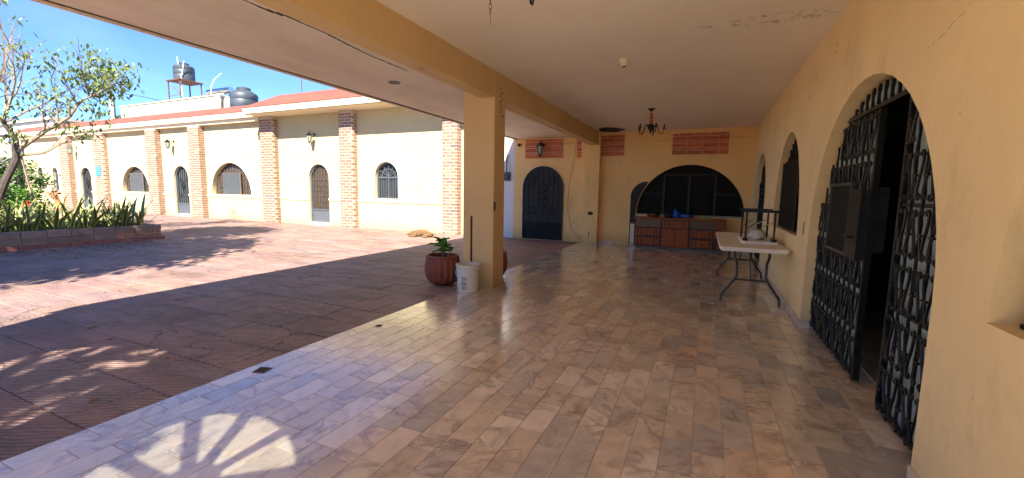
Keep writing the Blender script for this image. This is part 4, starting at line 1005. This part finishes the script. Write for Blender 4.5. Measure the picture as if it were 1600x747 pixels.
# twig bundle lying along upper left
# big shade trees left of the frame, behind the camera side of the patio
def shade_tree(loc, h0, rad, n, label, seed):
    rr = random.Random(seed); t_ = thing('shade_tree', label, 'tree', loc)
    tr = MB(); tips = []; tr.tube([V((0, 0, -.1)), V((.1, .05, h0*.5)), V((0, .1, h0))], [.2, .16, .13], 8)
    for _ in range(6): grow(tr, V((0, .1, h0)), V((rr.gauss(0, .8), rr.gauss(0, .8), .6)).normalized(), rad*.75, .09, 1, rr, tips)
    tr.build('trunk', 'bark_dark', t_); lf = MB()
    for _ in range(n):
        while True:
            q = V((rr.uniform(-1, 1), rr.uniform(-1, 1), rr.uniform(-1, 1)))
            if q.length < 1: break
        leaves(lf, V((q.x*rad, q.y*rad, h0+rad*.45+q.z*rad*.6)), None, 20, .28, rr, .22, .2)
    lf.build('foliage', 'shrubleaf', t_); return t_
shade_tree((-8.9, -1.7, GZ), 5.0, 2.7, 560, 'leafy tree left of the frame, nearest the porch end', 3)
shade_tree((-11.0, .9, GZ), 6.8, 1.6, 200, 'leafy tree left of the frame, in the middle of the planter', 5)
shade_tree((-17.2, -.6, .2), 6.6, 2.2, 300, 'leafy tree left of the frame, at the far end of the planter', 8)
shade_tree((-2.0, -4.6, -.02), 5.2, 1.7, 75, 'thin-leaved tree in the forecourt behind the camera', 12)
rr = random.Random(77); m_ = MB()
for _ in range(420):
    if rr.random() < .6: x, y = -13.1+abs(rr.gauss(0, .9)), rr.uniform(3.4, 7.0)
    else: x, y = rr.uniform(-14, -3.5), rr.uniform(1.0, 11.5)
    a = rr.random()*6.28; s_ = rr.uniform(.02, .055); dx, dy = s_*math.cos(a), s_*math.sin(a); f = rr.uniform(.5, 1.5); m_.cur = (.30*f, .18*f, .06*f)
    m_.add([(x-dx, y-dy, GZ+.006), (x+dy*.4, y-dx*.4, GZ+.014), (x+dx, y+dy, GZ+.009), (x-dy*.4, y+dx*.4, GZ+.016)], [(0, 1, 2), (0, 2, 3)])
o = m_.build('fallen_leaves', 'brick', None, False); tag(o, 'small dry leaves scattered over the patio paving', 'leaf litter', None, 'stuff')
# green hibiscus shrub
def shrub(loc, rx, ry, rz_, n, label, name, size, mat, seed, flowers=()):
    rr = random.Random(seed); t_ = thing(name, label, 'shrub', loc); m_ = MB()
    for _ in range(n):
        a = rr.random()*2*PI; r_ = math.sqrt(rr.random()); z = rr.random(); k = math.sqrt(max(.05, 1-(2*z-1)**2*.8))
        leaves(m_, V((rx*r_*k*math.cos(a), ry*r_*k*math.sin(a), .1+rz_*z)), None, 12, size, rr, .1, .1)
    m_.build('foliage', mat, t_); s_ = MB()
    for _ in range(9): a = rr.random()*2*PI; s_.tube([V((0, 0, 0)), V((rx*.3*math.cos(a), ry*.3*math.sin(a), rz_*.5)), V((rx*.6*math.cos(a), ry*.6*math.sin(a), rz_*.9))], [.02, .014, .006], 4)
    s_.build('stems', 'bark', t_)
    for x, y, z in flowers:
        f_ = MB()
        for k in range(5): a = 2*PI*k/5; f_.add([(x, y, z), (x+.02, y+.09*math.cos(a-.4), z+.09*math.sin(a-.4)), (x+.04, y+.12*math.cos(a), z+.12*math.sin(a)), (x+.02, y+.09*math.cos(a+.4), z+.09*math.sin(a+.4))], [(0, 1, 2, 3)])
        f_.build('flower', 'flower', t_, False)
    return t_
shrub((-17.6, 5.1, .2), .9, .75, 1.75, 330, 'bright green hibiscus bush with red flowers behind the snake plants', 'hibiscus_bush', .13, 'shrubleaf', 21, ((.95, -.05, .62), (.9, .55, .92), (.9, .1, .35)))
shrub((-26, 7.2, 0), 1.4, .9, 1.5, 200, 'low green bush deeper in the garden behind the hibiscus', 'garden_bush', .18, 'shrubleaf', 22)
shrub((-39.5, 18.5, 4.6), 3.2, 1.5, 2.0, 160, 'dark treetop showing above the roof at the left', 'treetop', .4, 'leaf', 23)
# orange bract plant
t = thing('orange_bromeliad', 'orange-leaved plant standing up among the snake plants', 'plant', (-15.0, 5.15, .2)); rr = random.Random(4)
for _ in range(14):
    a = rr.random()*2*PI; q = MB().add([(0, 0, .4), (.12*math.cos(a)-.02*math.sin(a), .12*math.sin(a)+.02*math.cos(a), .8), (.30*math.cos(a), .30*math.sin(a), .95+rr.random()*.2), (.12*math.cos(a)+.02*math.sin(a), .12*math.sin(a)-.02*math.cos(a), .8)], [(0, 1, 2, 3)])
    q.build('leaf', 'orangeleaf', t, False)
MB().tube([(0, 0, 0), (0, 0, .5)], .03, 6).build('stem', 'bark', t)
t = thing('garden_stake', 'thin stake with a purple cloth tied to it, beside the tree trunk', 'stake', (-16.6, 5.25, .2))
MB().tube([(0, 0, 0), (.0, -.22, 2.0)], .025, 5).build('stake', 'bark', t)
m_ = MB(); m_.box(-.04, .04, -.36, -.16, 1.9, 2.2); m_.build('purple_cloth', 'purple', t, False)

# ------------------------------------------------------------------ dog
def skin(name, verts, edges, rad, mat, parent, sub=2):
    me = bpy.data.meshes.new(name); me.from_pydata(verts, edges, []); o = bpy.data.objects.new(name, me); COL.objects.link(o)
    s_ = o.modifiers.new('s', 'SKIN'); sb = o.modifiers.new('u', 'SUBSURF'); sb.levels = sub; sb.render_levels = sub
    for i, v in enumerate(me.skin_vertices[0].data): r_ = rad[i]; v.radius = r_ if isinstance(r_, tuple) else (r_, r_); v.use_root = (i == 0)
    me.materials.append(M[mat]); me.polygons.foreach_set('use_smooth', [True]*len(me.polygons))
    s_.use_smooth_shade = True
    if parent: o.parent = parent
    return o
# the dog lies on its side, head to the left (-x), back away from the camera
dog = thing('dog', 'tan dog asleep on its side on the sunny paving by the facade', 'dog', (-7.86, 10.72, GZ), .1)
vt = [(.27, 0, .115), (.12, .01, .12), (-.05, .01, .125), (-.18, 0, .115), (-.27, -.03, .10), (-.35, -.06, .085), (-.43, -.09, .065), (-.49, -.10, .05),
      (.30, -.10, .08), (.18, -.22, .05), (.30, -.30, .035), (.36, -.34, .025),           # upper hind leg
      (-.17, -.12, .07), (-.10, -.24, .045), (-.20, -.31, .03), (-.26, -.33, .025),         # upper foreleg
      (.30, -.06, .05), (.10, -.20, .03), (.20, -.27, .022), (.26, -.30, .02),
      (-.19, -.10, .045), (-.28, -.20, .03), (-.34, -.26, .022),
      (.37, .02, .07), (.44, -.04, .03), (.46, -.14, .02), (.42, -.22, .018)]
eg = [(0, 1), (1, 2), (2, 3), (3, 4), (4, 5), (5, 6), (6, 7), (0, 8), (8, 9), (9, 10), (10, 11), (3, 12), (12, 13), (13, 14), (14, 15), (0, 16), (16, 17), (17, 18), (18, 19), (3, 20), (20, 21), (21, 22), (0, 23), (23, 24), (24, 25), (25, 26)]
ra = [.115, .105, .12, .12, .085, .072, .048, .03, .075, .045, .024, .024, .055, .032, .022, .022, .06, .035, .02, .02, .05, .026, .02, .03, .016, .012, .008]
body = skin('body', vt, eg, ra, 'dog', dog)
for a, b in (((-.33, -.035, .15), .0), ((-.345, .0, .12), .5)):
    m_ = MB(); m_.add([(a[0]-.02, a[1], a[2]), (a[0]+.035, a[1]+.01, a[2]+.006), (a[0]+.03, a[1]-.05, a[2]-.055), (a[0]+.005, a[1]-.02, a[2]+.02)], [(0, 1, 2), (0, 1, 3), (0, 3, 2), (1, 3, 2)]); m_.build('ear', 'dog', dog)
MB().lathe([(0, -.012), (.012, -.006), (.014, .004), (0, .012)], (-.52, -.103, .055), 8).build('nose', 'dognose', dog)
MB().tube([(-.395, -.135, .095), (-.415, -.138, .09)], .004, 4).build('closed_eye', 'dognose', dog)

# ------------------------------------------------------------------ pots and bucket
def pot(loc, r_, h_, label, nm='fluted_pot'):
    t_ = thing(nm, label, 'flower pot', loc); nf = 16
    fl = lambda q, z: .955+.105*abs(math.cos(q*nf/2))**.6*(1 if z < h_*.9 else .25)
    m_ = MB().lathe([(r_*.40, 0), (r_*.56, .012), (r_*.76, h_*.10), (r_*.90, h_*.24), (r_*.97, h_*.42), (r_*.985, h_*.65), (r_*.965, h_*.9), (r_*.97, h_*.92), (r_*1.0, h_*.96), (r_*.99, h_), (r_*.88, h_), (r_*.87, h_*.9)], (0, 0, 0), nf*6, fl)
    m_.build('pot_body', 'terracotta', t_)
    MB().lathe([(0, h_*.91), (r_*.89, h_*.9)], (0, 0, 0), 20).build('soil', 'soil', t_)
    return t_
pot((-3.60, 5.42, GZ), .265, .45, 'dark terracotta fluted pot with a young plant, in front of the column')
pot((-3.12, 6.10, .0), .26, .43, 'second fluted pot mostly hidden behind the column')
t = thing('potted_plant', 'young broad-leaved green plant growing in the fluted pot', 'plant', (-3.60, 5.42, .38)); rr = random.Random(9)
MB().tube([(0, 0, 0), (.01, 0, .1), (-.02, .01, .2)], [.014, .012, .008], 6).build('stem', 'shrubleaf', t)
MB().tube([(.10, -.02, 0), (.13, -.03, .13), (.12, -.03, .17)], [.014, .012, .010], 6).build('cut_stub', 'bark', t)
def broadleaf(l_, w_):
    m_ = MB(); n = 6; vs, fs = [], []
    for i in range(n+1):
        q = i/n; ww = w_*math.sin(PI*min(1, q*.93+.06))**.8; z = .10*l_*math.sin(q*2.6)-.25*l_*q*q
        vs += [(l_*q, -ww/2, z+.02*q), (l_*q, 0, z-.012), (l_*q, ww/2, z+.02*q)]
    for i in range(n): fs += [(i*3, i*3+1, i*3+4, i*3+3), (i*3+1, i*3+2, i*3+5, i*3+4)]
    return m_.add(vs, fs)
BL = []  # leaf variants
for k in range(4):
    m_ = broadleaf(.14+.015*k, .08+.01*k); m_.c = [((.6, .8, 1, 1.3)[k],)*3]*len(m_.v); BL.append(m_.mesh('leaf', M['potleaf']))
for k in range(20):
    a = rr.random()*2*PI; put('leaf', BL[k % 4], t, (rr.uniform(-.04, .03), rr.uniform(-.03, .03), rr.uniform(.06, .22)), (0, rr.uniform(-.95, .05), a))
t = thing('plastic_bucket', 'off-white plastic bucket standing against the column', 'bucket', (-2.955, 5.08, .001))
MB().lathe([(.135, 0), (.142, .004), (.158, .28), (.163, .285), (.163, .30), (.158, .303), (.16, .318), (.166, .322), (.166, .335), (.16, .338), (.164, .36), (.172, .364), (.173, .385), (.166, .386), (.158, .36), (.136, .012), (.0, .01)], (0, 0, 0), 40).build('body', 'bucket', t)
MB().tube([(.172*math.cos(a), .172*math.sin(a), .335-.13*math.sin((a+PI)*1.0)*1) for a in [-PI+PI*i/14 for i in range(15)]], .003, 5).build('wire_handle', 'steel', t)
for s_ in (-1, 1): MB().tube([(s_*.16, 0, .335), (s_*.182, 0, .335)], .016, 8).build('handle_lug', 'bucket', t)
pr_ = MB()
A0 = math.radians(-82)        # printed block facing the camera
def onb(u, v, d=.0012):
    a = A0+u/.155; r_ = .142+.016*(v/.28)+d; return (r_*math.cos(a), r_*math.sin(a), v)
def inkbox(u0, u1, v0, v1):
    n = 4; vs = []; fs = []
    for i in range(n+1):
        u = u0+(u1-u0)*i/n; vs += [onb(u, v0), onb(u, v1)]
    for i in range(n): fs.append((2*i, 2*i+2, 2*i+3, 2*i+1))
    pr_.add(vs, fs)
inkbox(-.035, .035, .222, .228); inkbox(-.035, .035, .045, .050); inkbox(-.035, -.030, .05, .222); inkbox(.030, .035, .05, .222)
inkbox(-.024, -.006, .185, .215); inkbox(.002, .024, .190, .215); inkbox(-.024, .024, .176, .181)
for i in range(3):
    inkbox(-.006-.007*i, .006+.007*i, .155-.014*i, .162-.014*i)
inkbox(-.026, -.016, .118, .15); inkbox(.016, .026, .118, .15); inkbox(-.012, .012, .112, .118)
for i in range(5): inkbox(-.024, .024 if i % 2 else .014, .056+i*.011, .061+i*.011)
pr_.build('printed_label', 'ink', t, False)

# ------------------------------------------------------------------ folding table
TX0, TX1, TY0, TY1, TZ = .21, .985, 6.06, 8.48, .74
t = thing('folding_table', 'long white plastic folding table against the right wall', 'table', (.6, 7.27, 0))
def rounded(x0, x1, y0, y1, r_, n=5):
    p = []
    for cx_, cy_, a0 in ((x1-r_, y0+r_, -PI/2), (x1-r_, y1-r_, 0), (x0+r_, y1-r_, PI/2), (x0+r_, y0+r_, PI)):
        p += [(cx_+r_*math.cos(a0+PI/2*i/n), cy_+r_*math.sin(a0+PI/2*i/n)) for i in range(n+1)]
    return p
ZP = lambda u, v, d: (u, v, d)
m_ = MB().prism(rounded(TX0, TX1, TY0, TY1, .05), ZP, TZ-.032, TZ-.006); m_.prism(rounded(TX0+.006, TX1-.006, TY0+.006, TY1-.006, .046), ZP, TZ-.006, TZ); m_.prism(rounded(TX0+.02, TX1-.02, TY0+.02, TY1-.02, .04), ZP, TZ-.052, TZ-.032)
P(m_.build('table_top', 'tablewhite', None, False), t)
for ys, sg in ((6.20, -1), (8.15, 1)):
    for sx in (-1, 1):
        xm = .60; pts = [(xm+sx*.20, ys+.12*(-sg), .69), (xm+sx*.20, ys+.10*(-sg), .60), (xm+sx*.17, ys+.05*(-sg), .52), (xm+sx*.165, ys, .36), (xm+sx*.20, ys, .29), (xm+sx*.325, ys, .10), (xm+sx*.335, ys, .06), (xm+sx*.335, ys, .0)]
        sm = []
        for i in range(len(pts)-1):
            for k in range(3): q = k/3; sm.append(tuple(pts[i][j]*(1-q)+pts[i+1][j]*q for j in range(3)))
        sm.append(pts[-1]); P(MB().tube(sm, .0165, 8).build('leg', 'greylegs'), t)
    P(MB().tube([(.415, ys, .31), (.785, ys, .31)], .013, 8).build('cross_bar', 'greylegs'), t)
    P(MB().tube([(.38, ys-.11*sg, .67), (.82, ys-.11*sg, .67)], .012, 6).build('hinge_bar', 'greylegs'), t)
    P(MB().tube([(.6, ys, .31), (.6, ys-.45*sg, .66)], .008, 6).build('folding_brace', 'greylegs'), t)
# small table upside down on it
t = thing('upturned_stool', 'small folding table lying upside down with black legs up, on the white table', 'small table', (.70, 7.0, TZ))
m_ = MB().prism(rounded(.50, .93, 6.62, 7.52, .03), ZP, TZ+.001, TZ+.035)
P(m_.build('table_top', 'tablewhite', None, False), t)
lg = [(.54, 6.70), (.88, 6.70), (.54, 7.42), (.88, 7.42)]
for x_, y_ in lg: P(MB().tube([(x_, y_, TZ+.035), (x_, y_, TZ+.44)], .013, 6).build('leg', 'iron'), t)
for x_ in (.54, .88): P(MB().tube([(x_, 6.70, TZ+.445), (x_, 7.42, TZ+.445)], .016, 6).build('foot_bar', 'iron'), t)
for y_ in (6.70, 7.42): P(MB().box(.50, .93, y_-.02, y_+.02, TZ+.43, TZ+.465).build('end_bar', 'iron', None, False), t)
for y_ in (6.70, 7.42): P(MB().tube([(.56, y_+.02, TZ+.20), (.70, y_+.14, TZ+.30)], .007, 5).build('brace', 'steel'), t); P(MB().tube([(.86, y_+.02, TZ+.30), (.74, y_+.14, TZ+.22)], .007, 5).build('brace', 'steel'), t)
for x_ in (.54, .88): P(MB().box(x_-.03, x_+.03, 6.67, 6.75, TZ+.036, TZ+.07).build('leg_bracket', 'iron', None, False), t)
def blob(name, c, s, seed, mat, parent=None, amp=.25, fr=4):
    import bmesh
    me = bpy.data.meshes.new(name); bm = bmesh.new(); bmesh.ops.create_icosphere(bm, subdivisions=3, radius=1)
    for v in bm.verts:
        k = 1+amp*noise.noise(v.co*fr*.5+Vector((seed, 0, 0)))+amp*.5*noise.noise(v.co*fr+Vector((0, seed, 0))); v.co = Vector((v.co.x*s[0]*k, v.co.y*s[1]*k, max(v.co.z, -.8)*s[2]*k))
    bm.to_mesh(me); bm.free(); me.materials.append(M[mat]); me.polygons.foreach_set('use_smooth', [True]*len(me.polygons))
    return put(name, me, parent, c)
tag(blob('cloth_bundle', (.71, 6.98, TZ+.105), (.105, .14, .08), 3, 'whitebag'), 'crumpled white bag between the legs of the upturned table', 'bag')

# ------------------------------------------------------------------ cabinet
CX0, CX1, CY, CD, CH = -1.63, .47, 11.30, .43, .80
cb = thing('wood_cabinet', 'long dark-stained wooden cabinet with drawers and doors under the dark arch', 'cabinet', (-.58, CY, 0))
MBX = lambda *a: MB().box(*a)
P(MBX(CX0, CX1, CY+.02, CY+CD, .06, CH-.035).build('carcass', 'darkwood', None, False), cb)
P(MBX(CX0+.03, CX1-.03, CY+.06, CY+CD-.02, 0, .06).build('plinth', 'darkin', None, False), cb)
P(MB().box(CX0-.03, CX1+.03, CY-.015, CY+CD+.01, CH-.035, CH, .004).build('countertop', 'wood', None, False), cb)
mods = [(-1.62, -.985), (-.955, -.325), (-.295, .46)]
mods = [(-1.61, -.99), (-.955, -.33), (-.295, .30)]
def dfront(x0, x1, z0, z1, name='drawer'):
    o_ = MBX(x0, x1, CY, CY+.0195, z0, z1).build(name, 'wood' if name != 'drawer' else 'darkwood', None, False); P(o_, cb); return o_
def strips(o_, x0, x1, z0, z1, n, center=True):
    w_ = (x1-x0)/n
    for i in range(n):
        if center and n >= 6 and i in (n//2-1, n//2): continue
        MB().box(x0+i*w_+.012, x0+(i+1)*w_-.012, CY-.016, CY-.0003, z0+.02, z1-.02).build('raised_strip', 'wood', o_, False)
    if center:
        xm = (x0+x1)/2; MB().box(xm-.10, xm+.10, CY-.02, CY-.0003, z0+.03, z1-.03).build('raised_panel', 'wood', o_, False)
        MB().tube([(xm-.045, CY-.022, (z0+z1)/2+.012), (xm-.03, CY-.03, (z0+z1)/2), (xm+.03, CY-.03, (z0+z1)/2), (xm+.045, CY-.02, (z0+z1)/2+.012)], .005, 5).build('handle', 'iron', o_)
for mi, (a, b) in enumerate(mods):
    P(MBX(a-.018, a-.003, CY-.012, CY+.0185, .06, CH-.036).build('stile', 'darkwood', None, False), cb)
    if mi != 1:
        o_ = MBX(a, b, CY+.005, CY+.0195, .56, .755).build('louvre_panel', 'darkin', None, False); P(o_, cb)
        for i in range(7): x_ = a+.01+(b-a-.03)*i/6; MB().box(x_, x_+.014, CY-.010, CY+.0045, .565, .75).build('louvre_slat', 'wood', o_, False)
        if mi == 2: o_.children[0]['label'] = 'paler slat'
        d = dfront(a, b, .32, .55); strips(d, a, b, .32, .55, 8)
        d = dfront(a, b, .075, .31); strips(d, a, b, .075, .31, 8)
        if mi == 2:
            for s_ in (-.04, .04): MB().lathe([(0, 0), (.012, .004), (.014, .012), (0, .02)], (0, 0, 0), 10).build('knob', 'steel', d); kk = d.children[-1]; kk.rotation_euler = (PI/2, 0, 0); kk.location = ((a+b)/2+s_, CY-.014, .21)
    else:
        d = dfront(a, b, .53, .755); strips(d, a, b, .53, .755, 8)
        xm = (a+b)/2
        for q, (p0, p1) in enumerate(((a, xm-.004), (xm+.004, b))):
            d = dfront(p0, p1, .075, .52, 'cabinet_door')
            MB().box(p0+.05, p1-.05, CY-.010, CY-.0003, .125, .47).build('raised_panel', 'wood', d, False)
            MB().lathe([(0, 0), (.012, .004), (.014, .012), (0, .02)], (0, 0, 0), 10).build('knob', 'steel' if q else 'wood', d); kk = d.children[-1]; kk.rotation_euler = (PI/2, 0, 0); kk.location = ((p0+.08 if q else p1-.08), CY-.012, .33)
P(MBX(.31, .46, CY, CY+.0195, .07, .755).build('end_panel', 'wood', None, False), cb)
t = thing('steel_pan', 'shiny steel pan with its lid tilted on the left end of the cabinet', 'pan', (-1.20, 11.48, CH))
MB().lathe([(.11, 0), (.125, .01), (.15, .075), (.158, .08), (.15, .085), (.12, .012)], (0, 0, 0), 24).build('body', 'steel', t)
o = MB().lathe([(0, .03), (.06, .024), (.12, .008), (.14, 0)], (0, 0, 0), 24).build('lid', 'steel', t); o.location = (.05, 0, .095); o.rotation_euler = (.1, .14, 0)
t = thing('blue_bag', 'blue plastic bag knotted and slumped on the middle of the cabinet', 'bag', (-.62, 11.48, CH+.07))
blob('bag_body', (0, 0, 0), (.10, .10, .085), 1, 'bluebag', t, .5, 6); blob('bag_tail', (.20, .02, -.01), (.17, .07, .045), 5, 'bluebag', t, .5, 7); blob('bag_knot', (-.04, 0, .10), (.045, .04, .06), 8, 'bluebag', t, .6, 8)
tag(MB().box(-.10, .17, 11.42, 11.60, CH+.001, CH+.045, .01).build('plastic_tray', 'yellow', None, False), 'flat yellow-green tray on the right end of the cabinet', 'tray')
tag(blob('dark_cloth', (-.82, 11.52, CH+.05), (.12, .10, .07), 12, 'cloth', None, .3), 'crumpled dark cloth left of the blue bag', 'cloth')

# ------------------------------------------------------------------ chandeliers, ceiling fittings
def chandelier(loc, label, top=3.03, rz=.2, arms=5):
    t_ = thing('chandelier', label, 'chandelier', loc, rz, 'chandeliers hanging from the porch ceiling'); H = top-loc[2]
    MB().lathe([(0, H-.05), (.02, H-.045), (.035, H-.03), (.075, H-.006), (.075, H)], (0, 0, 0), 16).build('ceiling_rose', 'iron', t_)
    MB().tube([(0, 0, H-.05), (0, 0, .30)], .006, 6).build('chain_rod', 'iron', t_)
    MB().lathe([(0, .33), (.022, .325), (.03, .30), (.022, .285), (.030, .27), (.034, .22), (.024, .20), (.034, .185), (.036, .14), (.022, .12), (0, .12)], (0, 0, 0), 14).build('turned_stem', 'amber', t_)
    MB().lathe([(0, .12), (.05, .115), (.06, .08), (.05, .03), (.025, .0), (.012, -.03), (.018, -.045), (0, -.07)], (0, 0, 0), 12).build('hub', 'iron', t_)
    for k in range(arms):
        a = 2*PI*k/arms; pts = []
        for r_, z in ((.05, .06), (.09, .11), (.125, .10), (.14, .04), (.15, -.03), (.18, -.065), (.22, -.06), (.245, -.02), (.25, .03)): pts.append((r_*math.cos(a), r_*math.sin(a), z))
        o_ = MB().tube(pts, .0075, 6).build('arm', 'iron', t_)
        c = (.25*math.cos(a), .25*math.sin(a), 0)
        MB().lathe([(0, .025), (.035, .032), (.04, .042), (.012, .045), (.014, .05), (.014, .11), (0, .11)], c, 10).build('candle_cup', 'iron', o_)
    return t_
chandelier((-1.05, 8.77, 2.62), 'iron chandelier with orange wooden stem hanging near the back wall')
n1 = chandelier((-1.06, 2.45, 2.655), 'nearest chandelier, only its arms and a dangling chain showing at the top edge', rz=.45)
m_ = MB()
for i in range(7):
    z = -.10-i*.026; q = [(.008*math.cos(a)*(1 if i % 2 else .2), .008*math.cos(a)*(.2 if i % 2 else 1), z+.016*math.sin(a)) for a in [PI*2*k/8 for k in range(9)]]; m_.tube(q, .0022, 4, False)
m_.tube([(.0, 0, -.06), (0, 0, -.10)], .002, 4); m_.tube([(0, 0, -.27), (.004, 0, -.33)], .002, 4)
o = m_.build('dangling_chain', 'rust', n1); o.location = (-.19, -.16, 0)
t = thing('lamp_socket', 'bare cream lamp socket on the ceiling between the chandeliers', 'lamp holder', (-1.01, 5.49, 3.03))
MB().lathe([(.02, -.08), (.03, -.075), (.042, -.045), (.055, -.04), (.058, -.001)], (0, 0, 0), 16).build('holder', 'trim', t)
MB().lathe([(0, -.095), (.018, -.092), (.02, -.078)], (0, 0, 0), 10).build('socket_mouth', 'rust', t)
t = thing('recessed_light', 'round recessed light with a dark rim in the eave soffit', 'ceiling light', (-4.27, 5.16, 2.965))
MB().lathe([(.06, -.004), (.062, -.014), (.085, -.012), (.09, -.001)], (0, 0, 0), 24).build('rim', 'greyiron', t); MB().lathe([(0, -.003), (.06, -.0035)], (0, 0, 0), 20).build('dark_well', 'crack', t)
pts = []; rr = random.Random(2)
for i in range(22):
    a = 2*PI*i/22; r_ = 1+rr.uniform(-.12, .12); pts.append((-2.33+.32*r_*math.cos(a), 11.25+.38*r_*math.sin(a)))
tag(MB().prism(pts, ZP, 3.018, 3.0295).build('ceiling_patch', 'crack', None, False), 'ragged dark hole in the ceiling in the far left corner above the pilaster', 'ceiling hole')
